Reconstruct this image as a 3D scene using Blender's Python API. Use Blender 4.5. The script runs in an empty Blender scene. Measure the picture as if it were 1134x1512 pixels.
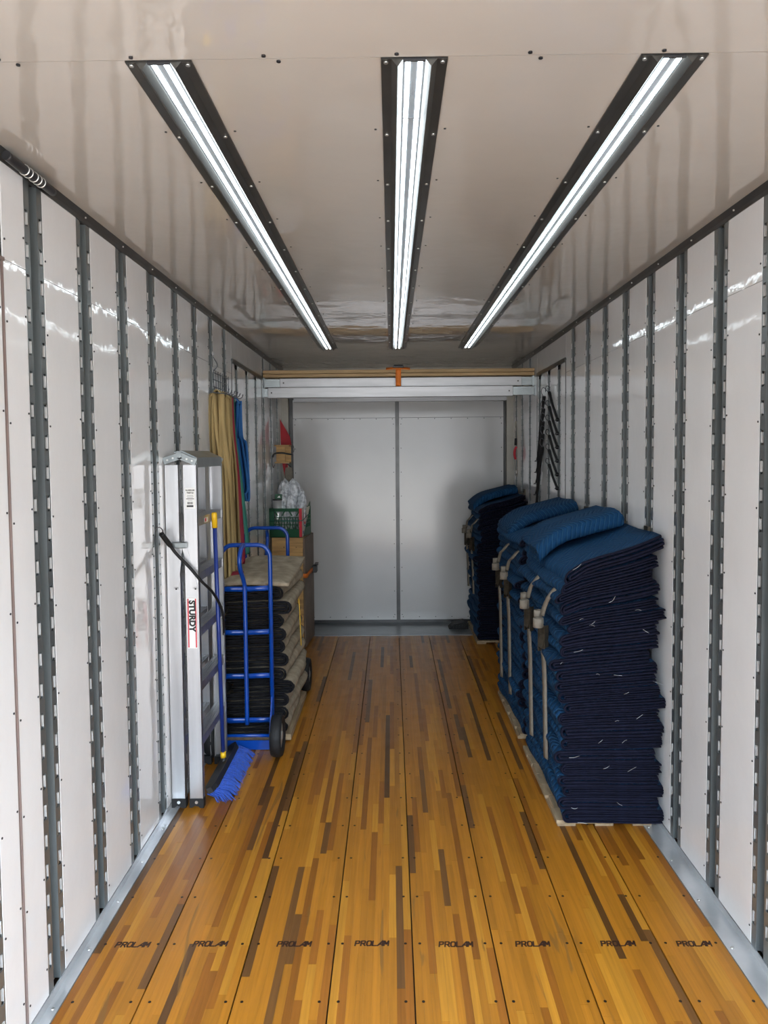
import bpy, bmesh, math, random
from mathutils import Vector, Matrix

random.seed(7)
sc = bpy.context.scene
COL = sc.collection
PI = math.pi

# ------------------------------------------------------------------ camera
F_PX, CX, CY = 1136.18, 567.0, 730.73          # in the 1134 x 1512 frame
PITCH, YAW, ROLL = -0.0526, -0.0097, -0.0085
cam_d = bpy.data.cameras.new('camera')
cam_d.sensor_fit = 'VERTICAL'
cam_d.sensor_height = 36.0
cam_d.lens = F_PX / 1512.0 * 36.0
cam_d.shift_x = 0.0
cam_d.shift_y = -(756.0 - CY) / 1512.0
cam_d.clip_start = 0.02
cam = bpy.data.objects.new('camera', cam_d)
COL.objects.link(cam)
_f = Vector((math.sin(YAW) * math.cos(PITCH), math.cos(YAW) * math.cos(PITCH), math.sin(PITCH)))
_r = Vector((math.cos(YAW), -math.sin(YAW), 0.0))
_u = _r.cross(_f)
_c, _s = math.cos(ROLL), math.sin(ROLL)
_r2, _u2 = _c * _r + _s * _u, -_s * _r + _c * _u
cam.matrix_world = Matrix(((_r2.x, _u2.x, -_f.x, 0.0), (_r2.y, _u2.y, -_f.y, 0.0),
                           (_r2.z, _u2.z, -_f.z, 1.8201), (0, 0, 0, 1)))
sc.camera = cam

# ------------------------------------------------------------------ daylight through the open tail
SKY_STRENGTH = 16.0
world = bpy.data.worlds.new('daylight')
sc.world = world
world.use_nodes = True
wn, wl = world.node_tree.nodes, world.node_tree.links
wn.clear()
w_out = wn.new('ShaderNodeOutputWorld')
w_bg = wn.new('ShaderNodeBackground')
w_tc = wn.new('ShaderNodeTexCoord')
w_sp = wn.new('ShaderNodeSeparateXYZ')
w_rp = wn.new('ShaderNodeValToRGB')
_el = w_rp.color_ramp.elements
_el[0].position, _el[0].color = 0.48, (0.30, 0.30, 0.30, 1)    # paved yard
_el[1].position, _el[1].color = 0.70, (0.72, 0.86, 1.0, 1)     # overcast sky
_e = _el.new(0.50); _e.color = (0.16, 0.17, 0.18, 1)           # unseen buildings and trees, a dark band added to dim the far end
_e = _el.new(0.595); _e.color = (0.20, 0.215, 0.235, 1)
w_mr = wn.new('ShaderNodeMapRange')
w_mr.inputs[1].default_value = -1.0
w_mr.inputs[2].default_value = 1.0
wl.new(w_tc.outputs['Generated'], w_sp.inputs[0])
wl.new(w_sp.outputs['Z'], w_mr.inputs[0])
wl.new(w_mr.outputs[0], w_rp.inputs[0])
w_dt = wn.new('ShaderNodeVectorMath')                          # hazy sky, brighter round the hidden sun
w_dt.operation = 'DOT_PRODUCT'
w_dt.inputs[1].default_value = Vector((0.80, -0.40, 0.45)).normalized()
wl.new(w_tc.outputs['Generated'], w_dt.inputs[0])
w_gl = wn.new('ShaderNodeMapRange')
w_gl.inputs[1].default_value, w_gl.inputs[2].default_value = -1.0, 1.0
w_gl.inputs[3].default_value, w_gl.inputs[4].default_value = 0.15, 1.9
wl.new(w_dt.outputs['Value'], w_gl.inputs[0])
w_ml = wn.new('ShaderNodeMath')
w_ml.operation = 'MULTIPLY'
w_ml.inputs[1].default_value = SKY_STRENGTH
wl.new(w_gl.outputs[0], w_ml.inputs[0])
wl.new(w_rp.outputs[0], w_bg.inputs[0])
wl.new(w_ml.outputs[0], w_bg.inputs[1])
wl.new(w_bg.outputs[0], w_out.inputs[0])

LED_STRENGTH = 13.0
sc.view_settings.view_transform = 'Standard'
sc.view_settings.look = 'None'
sc.view_settings.gamma = 1.0
sc.view_settings.use_curve_mapping = False
sc.view_settings.exposure = 0.0
sc.cycles.max_bounces = 14
sc.cycles.diffuse_bounces = 8
sc.cycles.glossy_bounces = 5
sc.cycles.transparent_max_bounces = 16

# ------------------------------------------------------------------ mesh helpers
class MB:
    def __init__(self):
        self.v, self.f, self.m, self.s = [], [], [], []

    def face(self, idx, mi=0, sm=False):
        self.f.append(tuple(idx)); self.m.append(mi); self.s.append(sm)

    def box(self, x0, x1, y0, y1, z0, z1, mi=0):
        b = len(self.v)
        self.v += [(x0, y0, z0), (x1, y0, z0), (x1, y1, z0), (x0, y1, z0),
                   (x0, y0, z1), (x1, y0, z1), (x1, y1, z1), (x0, y1, z1)]
        for q in ((0, 3, 2, 1), (4, 5, 6, 7), (0, 1, 5, 4), (1, 2, 6, 5), (2, 3, 7, 6), (3, 0, 4, 7)):
            self.face([b + i for i in q], mi)
        return self

    def bbox(self, x0, x1, y0, y1, z0, z1, c, mi=0):
        """box with chamfered edges"""
        bm = bmesh.new()
        bmesh.ops.create_cube(bm, size=1.0)
        for v in bm.verts:
            v.co = Vector(((x0 + x1) / 2 + v.co.x * (x1 - x0), (y0 + y1) / 2 + v.co.y * (y1 - y0),
                           (z0 + z1) / 2 + v.co.z * (z1 - z0)))
        bmesh.ops.bevel(bm, geom=list(bm.edges), offset=c, segments=2, affect='EDGES', profile=0.5)
        self.add_bm(bm, mi)
        return self

    def add_bm(self, bm, mi=0, sm=False):
        b = len(self.v)
        bm.verts.index_update()
        self.v += [tuple(v.co) for v in bm.verts]
        for f in bm.faces:
            self.face([b + v.index for v in f.verts], mi, sm)
        bm.free()

    def obox(self, c, ax, ay, az, mi=0):
        """box from centre and three half-axis vectors"""
        c, ax, ay, az = Vector(c), Vector(ax), Vector(ay), Vector(az)
        b = len(self.v)
        for sz in (-1, 1):
            for sx, sy in ((-1, -1), (1, -1), (1, 1), (-1, 1)):
                self.v.append(tuple(c + ax * sx + ay * sy + az * sz))
        for q in ((0, 3, 2, 1), (4, 5, 6, 7), (0, 1, 5, 4), (1, 2, 6, 5), (2, 3, 7, 6), (3, 0, 4, 7)):
            self.face([b + i for i in q], mi)
        return self

    def tube(self, path, r, n=10, mi=0, closed=False, caps=True):
        P = [Vector(p) for p in path]
        N = len(P)
        rs = r if isinstance(r, (list, tuple)) else [r] * N
        T = []
        for i in range(N):
            if closed:
                t = P[(i + 1) % N] - P[i - 1]
            else:
                t = P[min(i + 1, N - 1)] - P[max(i - 1, 0)]
            T.append(t.normalized())
        ref = Vector((0, 0, 1)) if abs(T[0].z) < 0.9 else Vector((1, 0, 0))
        u = (ref - T[0] * ref.dot(T[0])).normalized()
        b = len(self.v)
        for i in range(N):
            u = (u - T[i] * u.dot(T[i])).normalized()
            w = T[i].cross(u)
            for k in range(n):
                a = 2 * PI * k / n
                self.v.append(tuple(P[i] + (u * math.cos(a) + w * math.sin(a)) * rs[i]))
        rng = N if closed else N - 1
        for i in range(rng):
            j = (i + 1) % N
            for k in range(n):
                k2 = (k + 1) % n
                self.face((b + i * n + k, b + i * n + k2, b + j * n + k2, b + j * n + k), mi, True)
        if caps and not closed:
            self.face([b + k for k in range(n)][::-1], mi)
            self.face([b + (N - 1) * n + k for k in range(n)], mi)
        return self

    def cyl(self, a, c, r, n=16, mi=0):
        return self.tube([a, c], r, n, mi)

    def ribbon(self, path, wide, th, mi=0):
        """flat band: path points, half-width vector (one or per point), thickness"""
        P = [Vector(p) for p in path]
        N = len(P)
        W = [Vector(w) for w in wide] if isinstance(wide[0], (list, tuple, Vector)) else [Vector(wide)] * N
        b = len(self.v)
        for i in range(N):
            t = (P[min(i + 1, N - 1)] - P[max(i - 1, 0)]).normalized()
            nn = t.cross(W[i]).normalized() * th / 2
            for q in (P[i] - W[i] - nn, P[i] + W[i] - nn, P[i] + W[i] + nn, P[i] - W[i] + nn):
                self.v.append(tuple(q))
        for i in range(N - 1):
            for k in range(4):
                k2 = (k + 1) % 4
                self.face((b + i * 4 + k, b + i * 4 + k2, b + i * 4 + 4 + k2, b + i * 4 + 4 + k), mi, k in (0, 2))
        self.face((b + 3, b + 2, b + 1, b), mi)
        self.face([b + (N - 1) * 4 + k for k in range(4)], mi)
        return self

    def prism(self, poly, o, ux, uy, uz, mi=0):
        """polygon (2d) on frame o+ux*a+uy*b, extruded by uz"""
        o, ux, uy, uz = Vector(o), Vector(ux), Vector(uy), Vector(uz)
        n = len(poly)
        b = len(self.v)
        for k in (0, 1):
            for p in poly:
                self.v.append(tuple(o + ux * p[0] + uy * p[1] + uz * k))
        self.face([b + i for i in range(n)][::-1], mi)
        self.face([b + n + i for i in range(n)], mi)
        for i in range(n):
            j = (i + 1) % n
            self.face((b + i, b + j, b + n + j, b + n + i), mi)
        return self

    def mesh(self, name, mats):
        me = bpy.data.meshes.new(name)
        me.from_pydata(self.v, [], self.f)
        for m in (mats if isinstance(mats, (list, tuple)) else [mats]):
            me.materials.append(m)
        me.polygons.foreach_set('material_index', self.m)
        me.polygons.foreach_set('use_smooth', self.s)
        me.update()
        return me

    def build(self, name, mats, parent=None):
        return link(name, self.mesh(name, mats), parent)


def fix_normals(mb):
    bm = bmesh.new()
    me = bpy.data.meshes.new('tmp')
    me.from_pydata(mb.v, [], mb.f)
    bm.from_mesh(me)
    bmesh.ops.recalc_face_normals(bm, faces=bm.faces)
    bm.faces.ensure_lookup_table()
    mb.f = [tuple(v.index for v in f.verts) for f in bm.faces]
    bm.free()
    bpy.data.meshes.remove(me)
    return mb


def link(name, me, parent=None, loc=None, rot=None, scale=None):
    o = bpy.data.objects.new(name, me)
    COL.objects.link(o)
    if parent is not None:
        o.parent = parent
    if loc is not None:
        o.location = loc
    if rot is not None:
        o.rotation_euler = rot
    if scale is not None:
        o.scale = scale
    return o


def tag(o, label=None, cat=None, group=None, kind=None):
    if label: o['label'] = label
    if cat: o['category'] = cat
    if group: o['group'] = group
    if kind: o['kind'] = kind
    return o


def empty(name, loc, label=None, cat=None, group=None):
    o = link(name, None, None, loc)
    o.empty_display_size = 0.1
    return tag(o, label, cat, group)


def local(mb, origin):
    ox, oy, oz = origin
    mb.v = [(x - ox, y - oy, z - oz) for x, y, z in mb.v]
    return mb


def arc(cx, cz, r, a0, a1, n):
    return [(cx + r * math.cos(a0 + (a1 - a0) * i / n), cz + r * math.sin(a0 + (a1 - a0) * i / n)) for i in range(n + 1)]


def smooth_path(pts, n=6):
    """Catmull-Rom through points"""
    P = [Vector(p) for p in pts]
    out = []
    for i in range(len(P) - 1):
        p0, p1, p2, p3 = P[max(i - 1, 0)], P[i], P[i + 1], P[min(i + 2, len(P) - 1)]
        for k in range(n):
            t = k / n
            out.append(0.5 * ((2 * p1) + (p2 - p0) * t + (2 * p0 - 5 * p1 + 4 * p2 - p3) * t * t
                              + (-p0 + 3 * p1 - 3 * p2 + p3) * t ** 3))
    out.append(P[-1])
    return out


# ------------------------------------------------------------------ materials
def new_mat(name):
    m = bpy.data.materials.new(name)
    m.use_nodes = True
    nt = m.node_tree
    return m, nt.nodes, nt.links, nt.nodes['Principled BSDF']


def mat(name, col, rough=0.5, metal=0.0, var=0.12, scale=6.0, bump=0.0, bscale=60.0, stretch=(1, 1, 1), coat=0.0, spec=0.5, obj=False):
    """plain procedural material: base colour with soft noise variation and optional relief"""
    m, N, L, b = new_mat(name)
    pos = N.new('ShaderNodeTexCoord') if obj else N.new('ShaderNodeNewGeometry')
    src = pos.outputs['Object'] if obj else pos.outputs['Position']
    mp = N.new('ShaderNodeMapping')
    mp.inputs['Scale'].default_value = stretch
    L.new(src, mp.inputs[0])
    nz = N.new('ShaderNodeTexNoise')
    nz.inputs['Scale'].default_value = scale
    nz.inputs['Detail'].default_value = 5
    L.new(mp.outputs[0], nz.inputs['Vector'])
    mr = N.new('ShaderNodeMapRange')
    mr.inputs[1].default_value, mr.inputs[2].default_value = 0.3, 0.7
    mr.inputs[3].default_value, mr.inputs[4].default_value = 1 - var, 1 + var
    L.new(nz.outputs[0], mr.inputs[0])
    mx = N.new('ShaderNodeVectorMath')
    mx.operation = 'SCALE'
    mx.inputs[0].default_value = col
    L.new(mr.outputs[0], mx.inputs['Scale'])
    L.new(mx.outputs[0], b.inputs['Base Color'])
    b.inputs['Roughness'].default_value = rough
    b.inputs['Metallic'].default_value = metal
    b.inputs['Coat Weight'].default_value = coat
    b.inputs['Specular IOR Level'].default_value = spec
    if bump > 0:
        n2 = N.new('ShaderNodeTexNoise')
        n2.inputs['Scale'].default_value = bscale
        n2.inputs['Detail'].default_value = 4
        L.new(mp.outputs[0], n2.inputs['Vector'])
        bp = N.new('ShaderNodeBump')
        bp.inputs['Strength'].default_value = bump
        bp.inputs['Distance'].default_value = 0.01
        L.new(n2.outputs[0], bp.inputs['Height'])
        L.new(bp.outputs[0], b.inputs['Normal'])
    return m


def wavy_gloss(name, col, rough, waves, spec=0.6, ior=1.5):
    """smooth glossy sheet with slow ripples; waves: (scale vector, height in metres)"""
    m, N, L, b = new_mat(name)
    pos = N.new('ShaderNodeNewGeometry')
    prev = None
    for sv, h, det in waves:
        mp = N.new('ShaderNodeMapping')
        mp.inputs['Scale'].default_value = sv
        L.new(pos.outputs['Position'], mp.inputs[0])
        nz = N.new('ShaderNodeTexNoise')
        nz.inputs['Scale'].default_value = 1.0
        nz.inputs['Detail'].default_value = det
        L.new(mp.outputs[0], nz.inputs['Vector'])
        bp = N.new('ShaderNodeBump')
        bp.inputs['Strength'].default_value = 1.0
        bp.inputs['Distance'].default_value = h
        L.new(nz.outputs[0], bp.inputs['Height'])
        if prev: L.new(prev.outputs[0], bp.inputs['Normal'])
        prev = bp
    L.new(prev.outputs[0], b.inputs['Normal'])
    dirt = N.new('ShaderNodeTexNoise')
    dirt.inputs['Scale'].default_value = 3.0
    dirt.inputs['Detail'].default_value = 8
    L.new(pos.outputs['Position'], dirt.inputs['Vector'])
    mr = N.new('ShaderNodeMapRange')
    mr.inputs[1].default_value, mr.inputs[2].default_value = 0.25, 0.6
    mr.inputs[3].default_value, mr.inputs[4].default_value = 0.96, 1.0
    L.new(dirt.outputs[0], mr.inputs[0])
    mx = N.new('ShaderNodeVectorMath')
    mx.operation = 'SCALE'
    mx.inputs[0].default_value = col
    L.new(mr.outputs[0], mx.inputs['Scale'])
    L.new(mx.outputs[0], b.inputs['Base Color'])
    b.inputs['Roughness'].default_value = rough
    b.inputs['Specular IOR Level'].default_value = spec
    b.inputs['IOR'].default_value = ior
    return m


def wood_floor(name, use_attr):
    m, N, L, b = new_mat(name)
    if use_attr:
        cs = N.new('ShaderNodeAttribute'); cs.attribute_name = 'tone'
    else:
        cs = N.new('ShaderNodeObjectInfo')
    pos = N.new('ShaderNodeNewGeometry')
    mp = N.new('ShaderNodeMapping')
    mp.inputs['Scale'].default_value = (90, 3.0, 90)
    L.new(pos.outputs['Position'], mp.inputs[0])
    nz = N.new('ShaderNodeTexNoise')
    nz.inputs['Scale'].default_value = 1.0
    nz.inputs['Detail'].default_value = 6
    nz.inputs['Distortion'].default_value = 0.6
    L.new(mp.outputs[0], nz.inputs['Vector'])
    mr = N.new('ShaderNodeMapRange')
    mr.inputs[1].default_value, mr.inputs[2].default_value = 0.3, 0.7
    mr.inputs[3].default_value, mr.inputs[4].default_value = 0.84, 1.12
    L.new(nz.outputs[0], mr.inputs[0])
    # brown heartwood streaks with ragged edges
    mp2 = N.new('ShaderNodeMapping')
    mp2.inputs['Scale'].default_value = (14, 1.1, 14)
    L.new(pos.outputs['Position'], mp2.inputs[0])
    n2 = N.new('ShaderNodeTexNoise')
    n2.inputs['Scale'].default_value = 1.0
    n2.inputs['Detail'].default_value = 5
    n2.inputs['Distortion'].default_value = 1.2
    L.new(mp2.outputs[0], n2.inputs['Vector'])
    r2 = N.new('ShaderNodeMapRange')
    r2.inputs[1].default_value, r2.inputs[2].default_value = 0.665, 0.70
    r2.inputs[3].default_value, r2.inputs[4].default_value = 0.0, 0.7
    L.new(n2.outputs[0], r2.inputs[0])
    sc1 = N.new('ShaderNodeVectorMath'); sc1.operation = 'SCALE'
    L.new(cs.outputs['Color'], sc1.inputs[0])
    L.new(mr.outputs[0], sc1.inputs['Scale'])
    mix = N.new('ShaderNodeMix'); mix.data_type = 'RGBA'
    L.new(r2.outputs[0], mix.inputs[0])
    L.new(sc1.outputs[0], mix.inputs[6])
    mix.inputs[7].default_value = (0.17, 0.080, 0.018, 1)
    L.new(mix.outputs[2], b.inputs['Base Color'])
    b.inputs['Roughness'].default_value = 0.34
    n3 = N.new('ShaderNodeTexNoise')
    n3.inputs['Scale'].default_value = 9.0
    n3.inputs['Detail'].default_value = 6
    L.new(pos.outputs['Position'], n3.inputs['Vector'])
    r3 = N.new('ShaderNodeMapRange')
    r3.inputs[3].default_value, r3.inputs[4].default_value = 0.24, 0.48
    L.new(n3.outputs[0], r3.inputs[0])
    L.new(r3.outputs[0], b.inputs['Roughness'])
    bp = N.new('ShaderNodeBump')
    bp.inputs['Strength'].default_value = 0.12
    bp.inputs['Distance'].default_value = 0.002
    L.new(nz.outputs[0], bp.inputs['Height'])
    L.new(bp.outputs[0], b.inputs['Normal'])
    return m


def quilt(name, base, stitch, spacing=0.030, amp=0.09, period=0.32, swap=False):
    """quilted cloth: zigzag stitch lines and puffed bands between them (object space)"""
    m, N, L, b = new_mat(name)
    tc = N.new('ShaderNodeTexCoord')
    oi = N.new('ShaderNodeObjectInfo')
    sp = N.new('ShaderNodeSeparateXYZ')
    L.new(tc.outputs['Object'], sp.inputs[0])

    def mth(op, a, c=None):
        n = N.new('ShaderNodeMath'); n.operation = op
        for i, x in enumerate((a, c)):
            if x is None: continue
            if isinstance(x, (int, float)): n.inputs[i].default_value = x
            else: L.new(x, n.inputs[i])
        return n.outputs[0]
    nzw = N.new('ShaderNodeTexNoise'); nzw.inputs['Scale'].default_value = 5.0
    L.new(tc.outputs['Object'], nzw.inputs['Vector'])
    A_, B_ = (mth('ADD', sp.outputs['X'], sp.outputs['Z']), sp.outputs['Y']) if swap else (sp.outputs['Y'], mth('SUBTRACT', sp.outputs['X'], sp.outputs['Z']))
    px = mth('ADD', mth('DIVIDE', A_, period), oi.outputs['Random'])
    tri = mth('ABSOLUTE', mth('SUBTRACT', mth('FRACT', px), 0.5))
    u = mth('ADD', B_, mth('MULTIPLY', tri, amp * 2))
    u = mth('ADD', u, mth('MULTIPLY', nzw.outputs[0], 0.03))
    fr = mth('FRACT', mth('DIVIDE', u, spacing))
    d = mth('ABSOLUTE', mth('SUBTRACT', fr, 0.5))           # 0 at band centre, .5 at the stitch
    line = N.new('ShaderNodeMapRange')
    line.inputs[1].default_value, line.inputs[2].default_value = 0.45, 0.485
    L.new(d, line.inputs[0])
    nz = N.new('ShaderNodeTexNoise'); nz.inputs['Scale'].default_value = 40.0; nz.inputs['Detail'].default_value = 6
    L.new(tc.outputs['Object'], nz.inputs['Vector'])
    vr = N.new('ShaderNodeMapRange')
    vr.inputs[3].default_value, vr.inputs[4].default_value = 0.7, 1.3
    L.new(nz.outputs[0], vr.inputs[0])
    rv = mth('ADD', mth('MULTIPLY', oi.outputs['Random'], 0.4), 0.8)
    s1 = N.new('ShaderNodeVectorMath'); s1.operation = 'SCALE'
    s1.inputs[0].default_value = base
    L.new(mth('MULTIPLY', vr.outputs[0], rv), s1.inputs['Scale'])
    mix = N.new('ShaderNodeMix'); mix.data_type = 'RGBA'
    L.new(line.outputs[0], mix.inputs[0])
    L.new(s1.outputs[0], mix.inputs[6])
    mix.inputs[7].default_value = (*stitch, 1)
    L.new(mix.outputs[2], b.inputs['Base Color'])
    b.inputs['Roughness'].default_value = 0.85
    b.inputs['Specular IOR Level'].default_value = 0.2
    bp = N.new('ShaderNodeBump'); bp.inputs['Strength'].default_value = 0.7; bp.inputs['Distance'].default_value = 0.008
    inv = mth('SUBTRACT', 0.25, mth('MULTIPLY', d, d))
    L.new(mth('MULTIPLY', inv, 4.0), bp.inputs['Height'])
    L.new(bp.outputs[0], b.inputs['Normal'])
    return m


def emitter(name, col, strength):
    m, N, L, b = new_mat(name)
    pos = N.new('ShaderNodeNewGeometry')
    sp = N.new('ShaderNodeSeparateXYZ')
    L.new(pos.outputs['Position'], sp.inputs[0])
    dv = N.new('ShaderNodeMath'); dv.operation = 'DIVIDE'; dv.inputs[1].default_value = 0.017
    L.new(sp.outputs['Y'], dv.inputs[0])
    fr = N.new('ShaderNodeMath'); fr.operation = 'FRACT'
    L.new(dv.outputs[0], fr.inputs[0])
    pp = N.new('ShaderNodeMath'); pp.operation = 'PINGPONG'; pp.inputs[1].default_value = 0.5
    L.new(fr.outputs[0], pp.inputs[0])
    mr = N.new('ShaderNodeMapRange')
    mr.inputs[1].default_value, mr.inputs[2].default_value = 0.03, 0.2
    mr.inputs[3].default_value, mr.inputs[4].default_value = 0.35 * strength, 1.1 * strength
    L.new(pp.outputs[0], mr.inputs[0])
    b.inputs['Base Color'].default_value = (0.9, 0.9, 0.9, 1)
    b.inputs['Emission Color'].default_value = (*col, 1)
    L.new(mr.outputs[0], b.inputs['Emission Strength'])
    return m


def clear_plastic(name):
    m, N, L, b = new_mat(name)
    out = N['Material Output']
    tr = N.new('ShaderNodeBsdfTransparent')
    tr.inputs[0].default_value = (0.93, 0.95, 0.97, 1)
    b.inputs['Base Color'].default_value = (0.88, 0.90, 0.93, 1)
    b.inputs['Roughness'].default_value = 0.12
    pos = N.new('ShaderNodeNewGeometry')
    nz = N.new('ShaderNodeTexNoise'); nz.inputs['Scale'].default_value = 30.0; nz.inputs['Detail'].default_value = 4
    L.new(pos.outputs['Position'], nz.inputs['Vector'])
    mr = N.new('ShaderNodeMapRange')
    mr.inputs[1].default_value, mr.inputs[2].default_value = 0.35, 0.65
    mr.inputs[3].default_value, mr.inputs[4].default_value = 0.30, 0.85
    L.new(nz.outputs[0], mr.inputs[0])
    bp = N.new('ShaderNodeBump'); bp.inputs['Strength'].default_value = 0.8; bp.inputs['Distance'].default_value = 0.01
    L.new(nz.outputs[0], bp.inputs['Height'])
    L.new(bp.outputs[0], b.inputs['Normal'])
    mx = N.new('ShaderNodeMixShader')
    L.new(mr.outputs[0], mx.inputs[0])
    L.new(tr.outputs[0], mx.inputs[1])
    L.new(b.outputs[0], mx.inputs[2])
    L.new(mx.outputs[0], out.inputs['Surface'])
    return m


M = {}
M['panel'] = wavy_gloss('white glossy wall panel', (0.74, 0.74, 0.74), 0.045,
                        [((1.2, 1.5, 1.0), 0.007, 1), ((6, 7, 6), 0.0018, 2), ((40, 40, 40), 0.00028, 2)])
M['ceiling'] = wavy_gloss('white glossy roof lining', (0.465, 0.43, 0.39), 0.02,
                          [((1.3, 1.0, 1.0), 0.010, 1), ((6, 5, 4), 0.0026, 2), ((14, 10, 14), 0.0006, 2), ((30, 22, 18), 0.00018, 2)], 0.95, 1.72)
M['endpanel'] = wavy_gloss('white end door panel', (0.58, 0.58, 0.57), 0.14, [((1.2, 1, 0.8), 0.006, 1), ((6, 6, 4), 0.0012, 2)])
M['skin'] = mat('white outer skin', (0.6, 0.6, 0.6), 0.6)
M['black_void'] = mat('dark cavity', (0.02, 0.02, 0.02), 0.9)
M['galv'] = mat('galvanised post steel', (0.255, 0.28, 0.285), 0.34, 0.75, 0.18, 8, stretch=(1, 1, 0.3))
M['dark_steel'] = mat('dark painted steel', (0.055, 0.055, 0.055), 0.3, 0.5, 0.2, 10)
M['fixture'] = mat('dark fixture steel', (0.085, 0.082, 0.075), 0.34, 0.75, 0.15, 6)
M['lip'] = mat('bright slot lip', (0.80, 0.80, 0.79), 0.32, 0.55, 0.06, 9)
M['alum'] = mat('brushed aluminium', (0.50, 0.50, 0.51), 0.36, 0.9, 0.08, 5, 0.04, 80, (8, 8, 0.6))
M['alum_base'] = mat('scuffed aluminium angle', (0.60, 0.61, 0.62), 0.25, 0.6, 0.15, 4, 0.05, 25)
M['alum_beam'] = mat('aluminium beam', (0.26, 0.26, 0.265), 0.40, 0.92, 0.12, 4, stretch=(0.6, 6, 6))
M['bronze_gap'] = mat('bronze seal', (0.20, 0.15, 0.135), 0.4, 0.2)
M['rivet'] = mat('dark rivet', (0.03, 0.03, 0.035), 0.35, 0.6)
M['screw'] = mat('dark floor screw', (0.025, 0.02, 0.02), 0.3, 0.8)
M['bolt'] = mat('zinc screw head', (0.6, 0.6, 0.58), 0.3, 0.9)
M['strip'] = wood_floor('laminated hardwood strip', False)
M['strip_far'] = wood_floor('laminated hardwood strip beyond', True)
M['board'] = mat('board underside', (0.05, 0.025, 0.01), 0.7)
M['stamp'] = mat('burnt stamp ink', (0.035, 0.012, 0.006), 0.5)
M['plate'] = mat('grey steel threshold', (0.27, 0.29, 0.30), 0.32, 0.6, 0.12, 6)
M['led'] = emitter('white diode strip', (0.84, 0.95, 1.0), LED_STRENGTH)
M['lens'] = mat('grey lens body', (0.20, 0.22, 0.24), 0.3)
M['lumber'] = mat('pale lumber', (0.40, 0.27, 0.13), 0.6, 0, 0.35, 9, 0.2, 30, (0.5, 12, 30))
M['plywood'] = mat('plywood face', (0.52, 0.31, 0.115), 0.6, 0, 0.28, 5, 0.12, 30, (1.0, 1, 9))
M['ply_dark'] = mat('brown board side', (0.17, 0.12, 0.085), 0.55, 0, 0.2, 7)
M['orange'] = mat('orange webbing', (0.75, 0.19, 0.02), 0.65, 0, 0.1, 30)
M['black_plastic'] = mat('black plastic', (0.02, 0.02, 0.022), 0.4)
M['rubber'] = mat('black rubber', (0.014, 0.014, 0.015), 0.6, 0, 0.2, 20, 0.2, 120, spec=0.3)
M['blue_paint'] = mat('blue enamel', (0.002, 0.052, 0.33), 0.28, 0.0, 0.1, 8, coat=0.2)
M['blue_dark'] = mat('blue broom handle', (0.012, 0.035, 0.22), 0.3, 0, 0.1, 8)
M['yellow'] = mat('yellow plastic', (0.85, 0.52, 0.015), 0.4)
M['bristle'] = mat('blue bristle', (0.010, 0.075, 0.45), 0.45, 0, 0.35, 60)
M['wheel_hub'] = mat('grey wheel hub', (0.42, 0.43, 0.43), 0.4, 0.5)
M['sticker'] = mat('white sticker', (0.82, 0.82, 0.80), 0.4, 0, 0.03)
M['print_black'] = mat('black print', (0.015, 0.015, 0.015), 0.5)
M['print_red'] = mat('red print', (0.62, 0.03, 0.05), 0.5)
M['print_blue'] = mat('blue print', (0.03, 0.05, 0.25), 0.5)
M['blanket'] = quilt('blue quilted blanket', (0.0045, 0.042, 0.115), (0.050, 0.150, 0.25))
M['blanket_b'] = quilt('blue quilted blanket crosswise', (0.0045, 0.042, 0.115), (0.050, 0.150, 0.25), 0.026, 0.05, 0.30, True)
M['binding'] = mat('navy blanket edge', (0.0065, 0.0075, 0.019), 0.9, 0, 0.25, 30, 0.15, 120, obj=True, spec=0.15)
M['pad'] = mat('beige burlap pad', (0.36, 0.30, 0.22), 0.95, 0, 0.25, 14, 0.6, 60, obj=True, spec=0.1)
M['pad_edge'] = mat('black felt edge', (0.012, 0.012, 0.014), 0.95, 0, 0.3, 40, 0.15, 120, obj=True, spec=0.1)
M['webbing'] = mat('grey beige webbing', (0.21, 0.185, 0.15), 0.8, 0, 0.12, 40, spec=0.2)
M['buckle'] = mat('tarnished steel buckle', (0.09, 0.075, 0.055), 0.4, 0.7, 0.35, 25)
M['tan_web'] = mat('tan webbing', (0.36, 0.265, 0.12), 0.8, 0, 0.3, 14, 0.3, 60, (1, 1, 0.25), spec=0.2)
M['tan_web2'] = mat('olive tan webbing', (0.20, 0.145, 0.065), 0.85, 0, 0.3, 14, 0.3, 60, (1, 1, 0.25), spec=0.2)
M['red_web'] = mat('red webbing', (0.20, 0.008, 0.024), 0.7)
M['green_web'] = mat('teal webbing', (0.02, 0.15, 0.115), 0.7)
M['blue_web'] = mat('blue webbing', (0.012, 0.09, 0.26), 0.65)
M['wire'] = mat('steel wire', (0.10, 0.11, 0.12), 0.35, 0.7)
M['hook_wire'] = mat('hook wire', (0.11, 0.11, 0.12), 0.3, 0.9)
M['crate'] = mat('green crate plastic', (0.006, 0.085, 0.035), 0.4, 0, 0.1)
M['crate_white'] = mat('cream card', (0.66, 0.62, 0.52), 0.6)
M['can'] = mat('steel can', (0.75, 0.75, 0.75), 0.3, 0.7)
M['plastic_bag'] = clear_plastic('clear plastic film')
M['red_flag'] = mat('red cloth', (0.42, 0.02, 0.03), 0.7)
M['post_beige'] = mat('beige door post', (0.38, 0.36, 0.31), 0.4, 0.2)
M['pallet'] = mat('worn pallet wood', (0.33, 0.245, 0.15), 0.75, 0, 0.3, 8, 0.3, 40, (4, 0.6, 8))
M['thread'] = mat('pale thread', (0.55, 0.58, 0.60), 0.8)
M['cord'] = mat('pale cord', (0.45, 0.42, 0.36), 0.7)

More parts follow.
